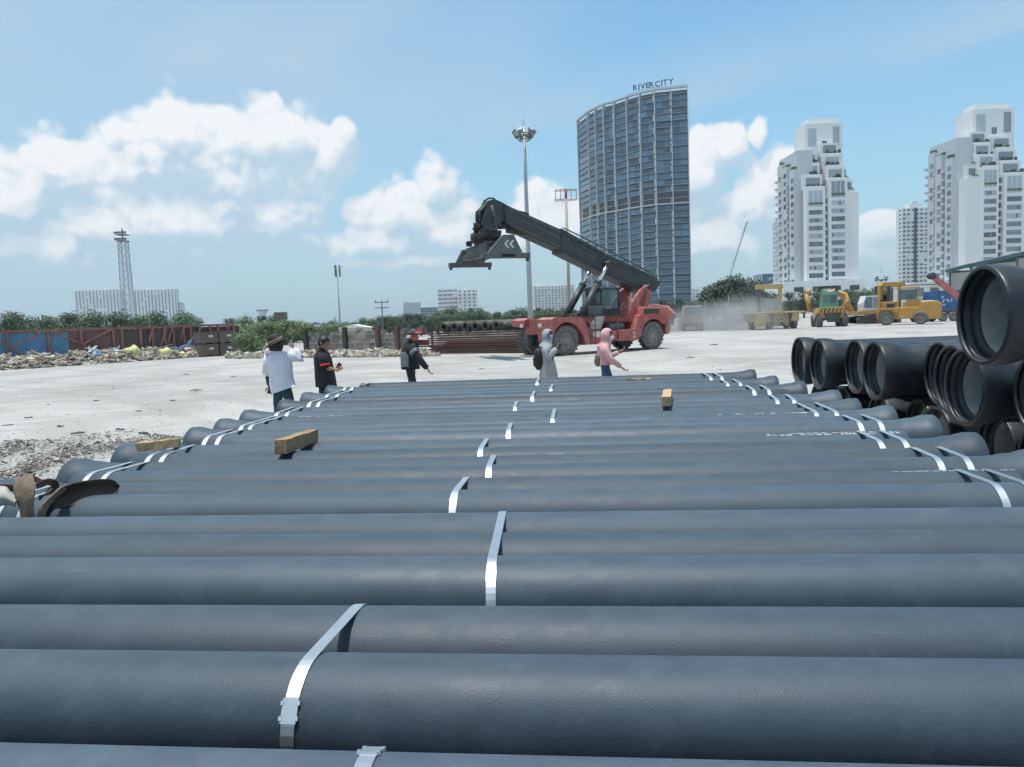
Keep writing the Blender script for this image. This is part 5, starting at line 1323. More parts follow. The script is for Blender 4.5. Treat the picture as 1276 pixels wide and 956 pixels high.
def forklift(x, y, rz, label, scale, paint, mastm, behind=False):
    rt, k = machine('heavy_forklift', x, y, rz, label, 'forklift'); rt.scale = (scale,) * 3
    mb = MB(); mb.prism([(-2.7, .6), (2.6, .6), (2.75, 1.2), (2.75, 2.1), (1.3, 2.15), (.9, 1.75), (-2.7, 1.75)], -1.25, 1.25); mb.build('chassis', paint, rt, bevel=.06)
    mb = MB(); mb.prism([(1.15, .5), (2.9, .5), (3.0, 2.0), (2.6, 2.3), (1.15, 2.25)], -1.3, 1.3); cw = mb.build('counterweight', paint, rt, bevel=.12)
    for s in (-1, 1):
        wheel(rt, (-1.85, s * 1.25, .72), .72, .55, s, 0); wheel(rt, (1.15, s * 1.2, .66), .66, .5, s, 0)
        mb = MB(); mb.prism([(-2.75, 1.3), (-2.6, 1.75), (-1.0, 1.75), (-.85, 1.3), (-1.1, 1.3), (-1.25, 1.55), (-2.45, 1.55), (-2.6, 1.3)], s * 1.0, s * 1.6); mb.build('fender', paint, rt)
        mb = MB(); mb.box((-.2, s * 1.35, .95), (1.2, .4, .5)); mb.build('step', paint, rt)
    # cab
    for (x_, y_) in ((-.9, -.75), (-.9, .75), (.95, -.75), (.95, .75)):
        mb = MB(); mb.bar((x_, y_, 1.75), (x_ * .92, y_, 3.6), .11); mb.build('cab_post', paint, rt)
    mb = MB(); mb.box((0, 0, 3.66), (2.1, 1.75, .14)); mb.build('cab_roof', paint, rt, bevel=.03)
    mb = MB(); mb.box((.45, 0, 2.15), (1.2, 1.5, .75)); mb.build('engine_cover', paint, rt, bevel=.06)
    for y_ in (-.74, .74):
        mb = MB(); mb.box((0, y_, 3.0), (1.6, .03, 1.0)); mb.build('window', M_GLASS, rt)
    mb = MB(); mb.box((.2, 0, 2.7), (.5, .5, .7)); mb.build('seat', M_DRK, rt)
    # mast
    for y_ in (-.62, .62):
        mb = MB(); mb.bar((-2.6, y_, .35), (-2.6, y_, 4.0), .26, .22, up=(1, 0, 0)); mb.build('mast_rail', mastm, rt)
    mb = MB()
    for z in (1.1, 2.4, 3.95): mb.bar((-2.6, -.6, z), (-2.6, .6, z), .16, .2)
    mb.build('mast_cross_member', mastm, rt)
    mb = MB(); mb.box((-2.75, 0, 1.2), (.12, 1.9, .9)); mb.build('carriage', mastm, rt)
    for y_ in (-.5, .5):
        mb = MB(); mb.bar((-2.8, y_, .42), (-4.6, y_, .36), .22, .08); mb.build('fork', M_DGREY, rt)
forklift(1131, 404.5, R(-28), 'big yellow forklift with open cab standing before the slim striped tower', 1.0, M_YEL, M_YEL)
forklift(1102, 402.2, R(60), 'yellow forklift with tall dark mast behind the white excavator cab', 1.05, M_YEL, M_NAVYP)
def yard_crane():
    # ochre raised head on the big forklift's neighbour
    rt, k = machine('crane_carrier', 1120, 402.5, 0, 'raised yellow lifting head and frame right behind the big forklift', 'machine')
    for x in (-1.0, 1.1):
        mb = MB(); mb.bar((x, 2, 0), (x, 2, 4.1), .25); mb.build('frame_leg', M_YEL, rt)
    mb = MB(); mb.prism([(-1.5, 4.1), (1.6, 4.1), (1.2, 4.6), (-1.1, 4.6)], 1.3, 2.7); mb.build('lifting_head', M_YEL, rt, bevel=.05)
yard_crane()
def lorry():
    rt, k = machine('flatbed_truck', 1172, 401, R(0), 'flatbed truck carrying the blue container, mostly hidden by the big pipe', 'truck')
    mb = MB(); mb.box((2.2, 1.2, 1.15), (8.0, 2.3, .25)); mb.build('flatbed', M_RUST, rt)
    mb = MB(); mb.box((-2.4, 1.2, 1.6), (1.2, 2.2, 1.4)); mb.build('headboard', M_PYEL, rt, bevel=.05)
    for x in (-1.6, .3, 1.5, 4.8):
        wheel(rt, (x, .1, .52), .52, .3, -1, 0); wheel(rt, (x, 2.3, .52), .52, .3, 1, 0)
    p = rt.location
    ct = empty('shipping_container', (p.x + .2, p.y + .1, 1.28)); tag(ct, 'blue shipping container with white lettering on the flatbed truck', 'container')
    L, Wd, H = 6.06, 2.3, 2.1; mb = MB(); n = 40; vs = []
    for i in range(n + 1):
        x = -.9 + L * i / n; y = .0 if (i // 2) % 2 else .05; vs += [(x, y, .12), (x, y, H - .1)]
    mb.add(vs, [(2 * i, 2 * i + 2, 2 * i + 3, 2 * i + 1) for i in range(n)]); mb.build('side_panel', M_CONT, ct)
    mb = MB(); mb.box((-.9 + L / 2, 1.2, H / 2), (L - .1, 2.2, H - .12)); mb.build('shell', M_CONT, ct)
    for z in (.06, H - .06): mb = MB(); mb.bar((-.9, 0, z), (L - .9, 0, z), .14); mb.build('rail', M_CONT, ct)
    for q, (dx, z, w, h) in enumerate(((.35, 1.45, .28, .10), (.35, 1.3, .10, .25), (.75, 1.1, .35, .10), (.45, .95, .12, .3), (.95, 1.0, .10, .35), (1.15, .9, .3, .1), (.5, .55, .28, .12), (1.35, 1.1, .1, .35))):
        mb = MB(); mb.box((dx - .3, -.012, z), (w, .02, h)); mb.build('white_lettering', M_WHT, ct)
    # tanker or bale beside it
    b = MB(); b.box((0, 0, .55), (1.0, 1.0, 1.1)); o = b.build('water_tank', M_WHT, None, bevel=.1); o.location = (p.x - 1.3, p.y + .3, 1.28); tag(o, 'square white water tank on the flatbed beside the blue container', 'tank')
lorry()
def red_crane():
    Y = 74; a = at_depth(1161, 344, Y); b = at_depth(1205, 378, Y); g_ = ground(1205, 400)
    rt = empty('red_truck_crane', (b.x + 2, Y, 0)); tag(rt, 'red crane with a faded box jib reaching up behind the big pipe', 'crane'); o = rt.location
    M_PINK = mat('faded_red', (.55, .13, .14), .55, var=.3, vscale=1.2, dust=.4)
    mb = MB(); mb.bar((b.x - o.x, 0, b.z), (a.x - o.x, 0, a.z), .45, .6, w2=.3, h2=.42); mb.build('jib', M_PINK, rt)
    mb = MB(); mb.bar((b.x - o.x, 0, b.z - .0), (a.x - o.x + .4, 0, a.z - .62), .1); mb.build('jib_cylinder', M_DGREY, rt)
    mb = MB(); mb.tube([(a.x - o.x, -.3, a.z), (a.x - o.x, .3, a.z)], .32, 12); mb.build('sheave', M_DGREY, rt)
    mb = MB(); mb.box((.3, 0, 1.6), (3.4, 2.3, 1.4)); mb.build('body', M_PINK, rt, bevel=.08)
    for x in (-1, 1.4):
        for s in (-1, 1): wheel(rt, (x, s * 1.1, .5), .5, .3, s, 0)
red_crane()
def dusty_truck(x, y, label, m, s):
    rt, k = machine('truck', x, y, R(-8), label, 'truck'); rt.scale = (s,) * 3
    mb = MB(); mb.prism([(-1.15, .7), (1.15, .7), (1.15, 2.0), (1.0, 2.9), (-1.0, 2.9), (-1.15, 2.0)], 0, 1.8); mb.build('cab', m, rt, bevel=.08)
    mb = MB(); mb.prism([(-1.0, 2.0), (1.0, 2.0), (.9, 2.75), (-.9, 2.75)], -.05, .05); mb.build('windscreen', M_WIN, rt)
    mb = MB(); mb.box((0, -.1, .75), (2.4, .3, .4)); mb.build('bumper', M_SPRD, rt)
    mb = MB(); mb.box((0, 4.8, 1.2), (2.4, 6, .3)); mb.build('load_bed', M_SPRD, rt); mb = MB(); mb.box((0, 2.1, 1.9), (2.3, .1, 1.2)); mb.build('headboard', m, rt)
    for xx in (-1.05, 1.05):
        wheel(rt, (xx, .9, .5), .52, .32, -1 if xx < 0 else 1, 0, ax='x'); wheel(rt, (xx, 6.5, .5), .52, .4, -1 if xx < 0 else 1, 0, ax='x')
    for xx in (-.8, .8): mb = MB(); mb.box((xx, -.27, .95), (.3, .06, .2)); mb.build('headlight', M_LAMP, rt)
M_BEIGE = mat('dusty_beige', (.45, .41, .34), .8, var=.2, vscale=2, dust=.6)
dusty_truck(864, 412.5, 'dusty beige truck cab in the dust behind the stacker', M_BEIGE, .95)
dusty_truck(918, 404, 'faint dusty truck half lost in the dust cloud', M_BEIGE, .9)
def red_tail():
    p = ground(833, 415); rt = empty('red_tipper', (p.x, p.y + 6, 0), R(-20)); tag(rt, 'red machine tail showing just behind the stacker rear', 'machine')
    mb = MB(); mb.prism([(-1.6, 1.5), (1.5, 1.5), (1.9, 1.9), (1.0, 2.9), (-.4, 3.1), (-1.6, 2.9)], 0, 2.2); mb.build('tail_hood', M_RED, rt, bevel=.12)
    mb = MB(); mb.box((0, 1.1, 1.1), (3.0, 2.0, .8)); mb.build('chassis', M_SPRD, rt)
    for s in (-.9, .9): wheel(rt, (s, 0, .6), .6, .4, -1, 0, ax='x'); wheel(rt, (s, 2.2, .6), .6, .4, 1, 0, ax='x')
red_tail()
# ================================================================== people
M_SKIN = mat('skin', (.36, .20, .13), .6, var=.15, vscale=20)
M_HAIR = mat('black_hair', (.012, .011, .011), .55)
M_WSHIRT = mat('white_shirt', (.66, .68, .75), .85, var=.10, vscale=7, bump=.5, bscale=7)
M_BSHIRT = mat('black_shirt', (.014, .016, .020), .85, var=.3, vscale=8, bump=.5, bscale=8)
M_TEAL_ = mat('teal_trousers', (.018, .060, .085), .85, var=.3, vscale=8, bump=.5, bscale=8)
M_DKTR = mat('dark_trousers', (.016, .026, .032), .85, var=.3, vscale=8, bump=.5, bscale=8)
M_JEAN = mat('blue_jeans', (.03, .085, .17), .85, var=.35, vscale=9, bump=.5, bscale=8)
M_GHOOD = mat('grey_hooded_cloth', (.36, .39, .41), .9, var=.3, vscale=14, bump=.5, bscale=7)
M_GDRESS = mat('grey_coat_cloth', (.33, .34, .345), .9, var=.25, vscale=7, bump=.6, bscale=7)
M_PINKH = mat('pink_hooded_cloth', (.62, .35, .37), .9, var=.15, vscale=7, bump=.5, bscale=7)
M_GREYJ = mat('grey_jacket', (.17, .185, .195), .85, var=.3, vscale=16, bump=.4, bscale=9)
M_REDTRIM = mat('red_trim', (.55, .035, .05), .8)
M_BAG = mat('black_bag', (.012, .013, .016), .7, var=.3, vscale=8, bump=.4, bscale=9)
M_BRNBAG = mat('brown_bag', (.17, .125, .085), .8, var=.3, vscale=8)
M_PHONE = mat('phone_black', (.015, .015, .017), .3)
M_CAPG = mat('grey_cap', (.06, .07, .075), .85, var=.2, vscale=9); M_CAPP = mat('pink_cap', (.50, .10, .14), .85)
M_MASK = mat('pale_mask', (.55, .60, .66), .8); M_MASKB = mat('blue_mask', (.16, .30, .48), .8)
M_SHOE = mat('shoe', (.10, .10, .10), .8)
DG = None
def skin_body(nodes, edges, regions, mats, root='pelvis'):
    """nodes: name -> (point, radius); edges: (a, b, region)"""
    bm = bmesh.new(); ly = bm.verts.layers.skin.verify(); vs = {}
    for k, (p, r) in nodes.items():
        v = bm.verts.new(p); v[ly].radius = (r, r); v[ly].use_root = (k == root); vs[k] = v
    for (a, b, g_) in edges: bm.edges.new((vs[a], vs[b]))
    me = bpy.data.meshes.new('body'); bm.to_mesh(me); bm.free()
    ob = bpy.data.objects.new('body', me); COL.objects.link(ob)
    m = ob.modifiers.new('skin', 'SKIN'); m.use_smooth_shade = True; m.branch_smoothing = .5
    m = ob.modifiers.new('sub', 'SUBSURF'); m.levels = 2; m.render_levels = 2
    dg = bpy.context.evaluated_depsgraph_get(); out = bpy.data.meshes.new_from_object(ob.evaluated_get(dg))
    bpy.data.objects.remove(ob); bpy.data.meshes.remove(me)
    segs = [(Vector(nodes[a][0]), Vector(nodes[b][0]), g_, (nodes[a][1] + nodes[b][1]) / 2) for (a, b, g_) in edges]
    res = MB(); res.v = [tuple(v.co) for v in out.vertices]
    for f in out.polygons:
        c = f.center; best = None
        for (a, b, g_, r) in segs:
            d = b - a; t = max(0, min(1, (c - a).dot(d) / max(1e-9, d.length_squared))); q = (c - (a + d * t)).length - r
            if best is None or q < best[0]: best = (q, g_)
        res.f.append(tuple(f.vertices)); res.mi.append(regions.index(best[1])); res.sm.append(True)
    bpy.data.meshes.remove(out)
    return res
def fingers(mb, wrist, tip_dir, side, curl, mi):
    """palm and five unequal bent fingers"""
    mb.cur = mi; d = tip_dir.normalized(); s = (side - d * side.dot(d)).normalized(); n = d.cross(s).normalized() * curl
    mb.tube([wrist - d * .01, wrist + d * .04, wrist + d * .085], [.026, .036, .034], 8, flat=.6)
    for k, L in enumerate((.062, .075, .08, .068)):
        b = wrist + d * .078 + s * (-.028 + .019 * k); mb.tube([b, b + d * L * .5 + n * .006, b + d * L * .78 + n * .03, b + d * L * .72 + n * .055], [.0095, .009, .008, .006], 6)
    b = wrist + d * .03 - s * .034; mb.tube([b, b + d * .03 - s * .022 + n * .008, b + d * .058 - s * .02 + n * .02], [.012, .010, .007], 6)
def loft(name, rings, m, parent, seg=20, folds=.0, seed=0):
    """rings: (centre, half width vector, half depth vector)"""
    mb = MB(); vs = []; rnd = random.Random(seed); ph = [rnd.uniform(0, 6) for _ in range(4)]
    for i, (c, w, d) in enumerate(rings):
        k = i / (len(rings) - 1)
        for j in range(seg):
            a = 2 * math.pi * j / seg; f = 1 + folds * k * (math.sin(a * 5 + ph[0] + k * 2) + .6 * math.sin(a * 9 + ph[1]))
            vs.append(Vector(c) + Vector(w) * (math.cos(a) * f) + Vector(d) * (math.sin(a) * f))
    fs = [(i * seg + j, i * seg + (j + 1) % seg, (i + 1) * seg + (j + 1) % seg, (i + 1) * seg + j) for i in range(len(rings) - 1) for j in range(seg)]
    mb.add(vs, fs, True); mb.f.append(tuple(range(seg))); mb.mi.append(0); mb.sm.append(True)
    return mb.build(name, m, parent)
class Fig:
    def __init__(s, Y, label, name='person'):
        s.Y = Y; s.k = Y / F0; s.label = label
    def p(s, x, y, off=0.0): return at_depth(x, y, s.Y + off)
    def drop(s, q, dx, z, dy=0.0): return Vector((q.x + dx, q.y + dy, z))
def make_person(Y, label, head, neck, chest, waist, pelvis, arms, legs, face, regions_m, r=1.0, head_s=1.0):
    F = Fig(Y, label); P = F.p; N = {}; E = []
    N['pelvis'] = (P(*pelvis), .135 * r); N['waist'] = (P(*waist), .125 * r); N['chest'] = (P(*chest), .15 * r); N['collar'] = (P(*neck) + Vector((0, 0, -.05)), .085 * r)
    N['neck'] = (P(*neck), .056); hc = P(*head); fd = Vector(face).normalized()
    N['jaw'] = (hc + Vector((0, 0, -.055)) + fd * .012, .070 * head_s); N['mid'] = (hc + Vector((0, 0, .01)), .094 * head_s); N['crown'] = (hc + Vector((0, 0, .065)) - fd * .008, .082 * head_s)
    N['nose'] = (hc + fd * .112 * head_s + Vector((0, 0, -.02)), .012)
    E += [('pelvis', 'waist', 'low'), ('waist', 'chest', 'top'), ('chest', 'collar', 'top'), ('collar', 'neck', 'skin'), ('neck', 'jaw', 'skin'), ('jaw', 'mid', 'skin'), ('mid', 'crown', 'skin'), ('mid', 'nose', 'skin')]
    hands = []
    for i, a in enumerate(arms):
        sh, el, wr = [P(*q) for q in a['j']]; N['sh%d' % i] = (sh, .068 * r); N['el%d' % i] = (el, .046 * r); N['wr%d' % i] = (wr, .031)
        E += [('chest', 'sh%d' % i, 'top'), ('sh%d' % i, 'el%d' % i, a.get('up', 'top')), ('el%d' % i, 'wr%d' % i, a.get('fore', 'skin'))]; hands.append((wr, (wr - el).normalized() + Vector(a.get('hd', (0, 0, 0))), a))
    for i, (hx, kx, ax, zh) in enumerate(legs):
        hp = N['pelvis'][0]; h = Vector((hp.x + hx[0], hp.y + hx[1], hp.z - .07)); an = Vector((hp.x + ax[0], hp.y + ax[1], .085)); kn = Vector((hp.x + kx[0], hp.y + kx[1], h.z * .52 + .03)); to = an + fd * .15 + Vector((0, 0, -.045)); he = an - fd * .045 + Vector((0, 0, -.04))
        N['hp%d' % i] = (h, .098 * r); N['kn%d' % i] = (kn, .068 * r); N['an%d' % i] = (an, .050); N['to%d' % i] = (to, .036)
        E += [('pelvis', 'hp%d' % i, 'low'), ('hp%d' % i, 'kn%d' % i, 'low'), ('kn%d' % i, 'an%d' % i, 'low'), ('an%d' % i, 'to%d' % i, 'shoe')]
    regs = ['skin', 'top', 'low', 'shoe', 'sleeve']
    mb = skin_body(N, E, regs, None)
    for (wr, hd, a) in hands: fingers(mb, wr, hd, Vector(a.get('side', (1, 0, 0))), a.get('curl', 1), 4 if a.get('glove') else 0)
    # ears, eyes, mouth
    sd_ = fd.cross(Vector((0, 0, 1))).normalized()
    for s in (-1, 1): mb.cur = 0; mb.sphere(hc + sd_ * (s * .094 * head_s) - fd * .005, .026, 8, 6, (.5, .8, 1.2))
    mb.cur = 5
    for s in (-1, 1): mb.sphere(hc + sd_ * (s * .034) + fd * .088 * head_s + Vector((0, 0, .012)), .012, 6, 5)
    mb.cur = 6; mb.sphere(hc + fd * .085 * head_s + Vector((0, 0, -.062)), .02, 8, 5, (1, 1, .45))
    mats_ = [M_SKIN, regions_m['top'], regions_m['low'], M_SHOE, regions_m.get('sleeve', M_BAG), M_HAIR, M_REDTRIM]
    o = mb.build('person', mats_); tag(o, label, 'person'); F.o = o; F.N = N; F.fd = fd; F.sd = sd_; F.hc = hc
    return F
def ell(c, hw, hd, fd): return (c, Vector((hw, 0, 0)), Vector((0, hd, 0)))
def cap_shell(hc, fd, rr, zcut, m, name, parent, sc=(1, 1, 1), lift=.0, back=0.0):
    mb = MB(); mb.sphere((0, 0, 0), rr, 20, 14, sc); keep = []
    sdv = fd.cross(Vector((0, 0, 1)))
    for f in mb.f:
        c = sum((Vector(mb.v[i]) for i in f), Vector()) / len(f)
        if c.z > zcut + back * c.dot(fd): keep.append(f)
    q = MB(); q.add([Vector(v) + hc + Vector((0, 0, lift)) for v in mb.v], keep, True); o = q.build(name, m, parent)
    mo = o.modifiers.new('thickness', 'SOLIDIFY'); mo.thickness = .012; return o
def slab_phone(parent, c, d, name='phone'):
    mb = MB(); q = rot_frame(c, d, (0, .3, 1)); mb.box((0, 0, 0), (.15, .075, .012)); mb.v = [tuple(q @ Vector(v)) for v in mb.v]
    o = mb.build('phone', M_PHONE); tag(o, parent, 'phone')
# --- in white shirt, seen from behind, one hand raised
f1 = make_person(13, 'person in loose white shirt and dark brimmed hat, one hand raised', (343.5, 429.5), (346.5, 436.5), (349, 452), (351, 473), (352, 485),
    [dict(j=((335.5, 443.5, 0), (333, 467, .02), (335, 481, -.06)), up='top', fore='sleeve', hd=(0, 0, -.4), glove=1), dict(j=((359, 441, 0), (373, 448.5, .05), (365.5, 433.5, .12)), up='top', fore='top', hd=(0, 0, .6))],
    [((-.09, 0), (-.10, .02), (-.10, -.03), 0), ((.10, 0), (.11, .05), (.10, .04), 0)], (.25, 1, -.05), dict(top=M_WSHIRT, low=M_TEAL_, sleeve=mat('dark_sleeve', (.03, .033, .045), .85)))
P = f1.p
loft('shirt', [ell(P(346.5, 437.5), .075, .075, 0), ell(P(347, 440), .17, .10, 0), ell(P(347.5, 446), .215, .13, 0), ell(P(349, 458), .205, .15, 0), ell(P(350.5, 470), .20, .155, 0), ell(P(352, 480), .215, .165, 0), (P(354, 486), Vector((.235, 0, .075)), Vector((0, .17, 0)))], M_WSHIRT, f1.o, 28, .05, 1)
for pts, rr in (([(336, 442), (333.5, 452), (333, 466)], (.085, .085, .09)), ([(359, 440), (367, 445.5), (374, 448), (370, 441), (366.5, 435.5)], (.09, .085, .075, .065, .055))):
    mb = MB(); mb.tube([P(*q) + Vector((0, .04 * i / len(pts), 0)) for i, q in enumerate(pts)], rr, 12); mb.build('sleeve', M_WSHIRT, f1.o)
cap_shell(f1.hc, f1.fd, .125, -.10, M_HAIR, 'hair', f1.o, (1, 1, 1.25), -.01)
def brim_hat(F, m):
    hc = F.hc; q = Matrix.Rotation(R(-24), 3, 'Y') @ Matrix.Rotation(R(8), 3, 'X'); mb = MB(); n = 28
    prof = [(.0, .135), (.085, .13), (.115, .105), (.125, .02), (.135, -.0), (.21, -.022), (.215, -.012), (.13, .01)]
    vs = []; 
    for (r_, z) in prof:
        for k in range(n): a = 6.2832 * k / n; vs.append(hc + Vector((0, 0, .045)) + q @ Vector((math.cos(a) * r_, math.sin(a) * r_, z)))
    mb.add(vs, [(i * n + k, i * n + (k + 1) % n, (i + 1) * n + (k + 1) % n, (i + 1) * n + k) for i in range(len(prof) - 1) for k in range(n)], True); o = mb.build('hat', m, F.o)
    b = MB(); vs = []
    for z in (.022, .05):
        for k in range(n): a = 6.2832 * k / n; vs.append(hc + Vector((0, 0, .045)) + q @ Vector((math.cos(a) * .131, math.sin(a) * .131, z)))
    b.add(vs, [(k, (k + 1) % n, n + (k + 1) % n, n + k) for k in range(n)], True); b.build('hat_band', mat('tan_band', (.50, .30, .20), .8), o)
brim_hat(f1, M_BAG)
slab_phone('phone held up in the raised hand of the person in white shirt', P(364.5, 426, .14), Vector((.25, 0, 1)))
# --- in black shirt with red cuffs, looking at a phone
f2 = make_person(13, 'person in black shirt with red cuffs looking down at a phone', (403.8, 428), (400.5, 435.5), (402.5, 450), (404.5, 472), (406, 484),
    [dict(j=((402, 442, -.15), (405.5, 458.5, -.18), (416, 460.5, -.16)), hd=(.3, 0, .1), side=(0, 1, .3)), dict(j=((402.5, 442, .15), (408, 457, .17), (417, 460, -.04)), hd=(.3, 0, .1), side=(0, 1, .3))],
    [((-.02, -.09), (-.02, -.09), (-.06, -.08), 0), ((.03, .09), (.10, .09), (.12, .09), 0)], (1, -.25, -.3), dict(top=M_BSHIRT, low=M_DKTR))
P = f2.p
loft('shirt', [ell(P(400.5, 437), .075, .075, 0), ell(P(401, 440), .11, .19, 0), ell(P(402, 447), .145, .215, 0), ell(P(403.5, 458), .155, .20, 0), ell(P(405, 470), .165, .20, 0), ell(P(406.5, 481.5), .17, .205, 0)], M_BSHIRT, f2.o, 28, .045, 2)
for off in (-.17, .17):
    mb = MB(); mb.tube([P(402, 441, off), P(403.5, 449, off * 1.1), P(404.6, 454, off * 1.1)], (.085, .08, .078), 12); s_ = mb.build('sleeve', M_BSHIRT, f2.o)
    mb = MB(); mb.tube([P(404.4, 453, off * 1.1), P(404.9, 455.6, off * 1.1)], .081, 12); mb.build('cuff', M_REDTRIM, s_)
cap_shell(f2.hc, f2.fd, .104, -.02, M_HAIR, 'hair', f2.o, (1.02, 1, 1.08), .02, .6)
slab_phone('phone held in both hands by the person in black shirt', P(421.5, 457.5, -.1), Vector((.5, 0, .8)))
# --- in grey and dark jacket, striding
f3 = make_person(16, 'person in grey and black jacket and cap walking with an arm swung forward', (514.8, 417.8), (510, 425.5), (511, 438), (511.5, 453), (511.5, 462),
    [dict(j=((513, 432, -.17), (523.5, 449, -.22), (533, 460, -.24)), fore='top', hd=(.1, 0, -.5), side=(0, 1, 0)), dict(j=((511, 432, .17), (507, 446, .2), (513, 457, .22)), fore='top', hd=(0, 0, -1), side=(0, 1, 0))],
    [((0, -.09), (.12, -.09), (.05, -.09), 0), ((0, .09), (.02, .09), (-.18, .09), 0)], (1, -.3, -.05), dict(top=M_BSHIRT, low=M_DKTR))
P = f3.p
loft('jacket', [ell(P(510.3, 427), .085, .085, 0), ell(P(510.5, 430), .14, .20, 0), ell(P(510.8, 437), .185, .235, 0), ell(P(511, 446), .185, .22, 0), ell(P(511.5, 454), .185, .21, 0), ell(P(512, 460), .195, .21, 0)], M_BSHIRT, f3.o, 28, .02, 3)
mb = MB(); n = 9; vs = []                                  # grey back panel, following the jacket
for (x, y, rw) in ((506.5, 431, .15), (504.5, 438, .195), (504.5, 447, .195), (505.5, 456.5, .19)):
    for k in range(n):
        a = R(100 + 170 * k / (n - 1)); c = P(510.8, y); vs.append(c + Vector((math.cos(a) * rw, math.sin(a) * rw * 1.18, 0)))
mb.add(vs, [(i * n + k, i * n + k + 1, (i + 1) * n + k + 1, (i + 1) * n + k) for i in range(3) for k in range(n - 1)], True); mb.build('back_panel', M_GREYJ, f3.o)
mb = MB(); mb.tube([P(511.5, 431.5, -.18), P(516, 438, -.22), P(523.5, 449, -.24), P(532, 459, -.25)], (.095, .09, .075, .055), 12); s_ = mb.build('sleeve', M_BSHIRT, f3.o)
mb = MB(); mb.tube([P(514.5, 436.5, -.215), P(517.5, 440.5, -.23)], .095, 12); mb.build('sleeve_band', M_GREYJ, s_)
cap_shell(f3.hc, f3.fd, .118, .01, M_CAPG, 'cap', f3.o, (1.0, 1, 1), .015, .1)
mb = MB(); mb.sphere(f3.hc + f3.fd * .1 + Vector((0, 0, .05)), .1, 14, 8, (1.0, .9, .28)); mb.build('cap_peak', M_CAPP, f3.o)
mb = MB(); mb.sphere(f3.hc + f3.fd * .035 + Vector((0, 0, -.06)), .085, 14, 8, (1.0, 1.05, .75)); mb.build('face_scarf', mat('rust_scarf', (.42, .13, .07), .85), f3.o)
# --- in grey hooded coat with backpack
f4 = make_person(18.5, 'person in grey hooded coat with a black backpack holding a phone', (683, 418), (680.5, 427), (681, 438), (682, 452), (683, 463),
    [dict(j=((681, 431, -.15), (682.5, 445, -.2), (693, 434, -.2)), fore='top', hd=(.2, 0, .3), side=(0, 1, 0)), dict(j=((682, 431, .15), (685, 444, .16), (694, 434, .0)), fore='top', hd=(.2, 0, .3), side=(0, 1, 0))],
    [((0, -.08), (.03, -.08), (.0, -.08), 0), ((0, .08), (.06, .08), (.1, .08), 0)], (1, -.6, -.12), dict(top=M_GHOOD, low=M_GDRESS), .92)
P = f4.p
loft('coat', [ell(P(680.3, 427.5), .085, .09, 0), ell(P(680.5, 431), .14, .19, 0), ell(P(681, 439), .165, .20, 0), ell(P(682, 449), .165, .19, 0), ell(P(683, 459), .20, .22, 0), ell(P(683.5, 468), .225, .24, 0), ell(P(683.5, 482), .235, .25, 0)], M_GDRESS, f4.o, 28, .04, 4)
mb = MB(); mb.tube([P(681, 431, -.16), P(681.5, 439, -.2), P(683.5, 445, -.22), P(689, 439, -.22), P(693, 434.5, -.2)], (.10, .10, .095, .075, .055), 12); mb.build('sleeve', M_GHOOD, f4.o)
cap_shell(f4.hc - f4.fd * .02, f4.fd, .142, -.2, M_GHOOD, 'hood', f4.o, (1, .95, 1.12), .0, 0)
loft('hood_drape', [ell(f4.hc - f4.fd * .03 + Vector((0, 0, -.06)), .132, .125, 0), ell(f4.hc - f4.fd * .03 + Vector((0, 0, -.14)), .115, .12, 0), ell(P(680.3, 428.5), .15, .18, 0), ell(P(680.3, 431.5), .165, .215, 0)], M_GHOOD, f4.o, 24, .05, 7)
for c in list(f4.o.children):
    if c.name.startswith('hood') and not c.name.startswith('hood_'):                           # open the hood towards the face
        bm = bmesh.new(); bm.from_mesh(c.data); bmesh.ops.delete(bm, geom=[f for f in bm.faces if (f.calc_center_median() - f4.hc).normalized().dot(f4.fd) > .52 and f.calc_center_median().z < f4.hc.z + .11], context='FACES'); bm.to_mesh(c.data); bm.free()
mb = MB(); mb.sphere(f4.hc + f4.fd * .055 + Vector((0, 0, -.035)), .075, 12, 8, (1, 1, .8)); mb.build('face_mask', M_MASKB, f4.o)
def backpack(F, c, w, d, h, m, label):
    mb = MB(); mb.sphere((0, 0, 0), 1, 22, 16); mb.v = [tuple(c + Vector((math.copysign(abs(v[0]) ** .7, v[0]) * w, math.copysign(abs(v[1]) ** .7, v[1]) * d, math.copysign(abs(v[2]) ** .75, v[2]) * h))) for v in mb.v]
    o = mb.build('backpack', m); tag(o, label, 'backpack')
    for s in (-1, 1):
        k = MB(); k.tube([c + Vector((w * .6, s * d * .6, h * .9)), c + Vector((w * 2.0, s * d * .75, h * 1.05)), c + Vector((w * 3.0, s * d * .75, h * .3)), c + Vector((w * 2.2, s * d * .7, -h * .5)), c + Vector((w * .5, s * d * .6, -h * .7))], .018, 6); k.build('shoulder_strap', m, o)
    k = MB(); k.box(c + Vector((-w * .9, 0, -h * .25)), (w * .5, d * 1.2, h * .8)); k.build('front_pocket', m, o, bevel=.02)
backpack(f4, P(671.5, 447.5), .12, .17, .27, M_BAG, 'black backpack worn by the person in the grey hooded coat')
slab_phone('phone in the hands of the person in the grey coat', P(697, 432, -.1), Vector((.5, 0, .8)))
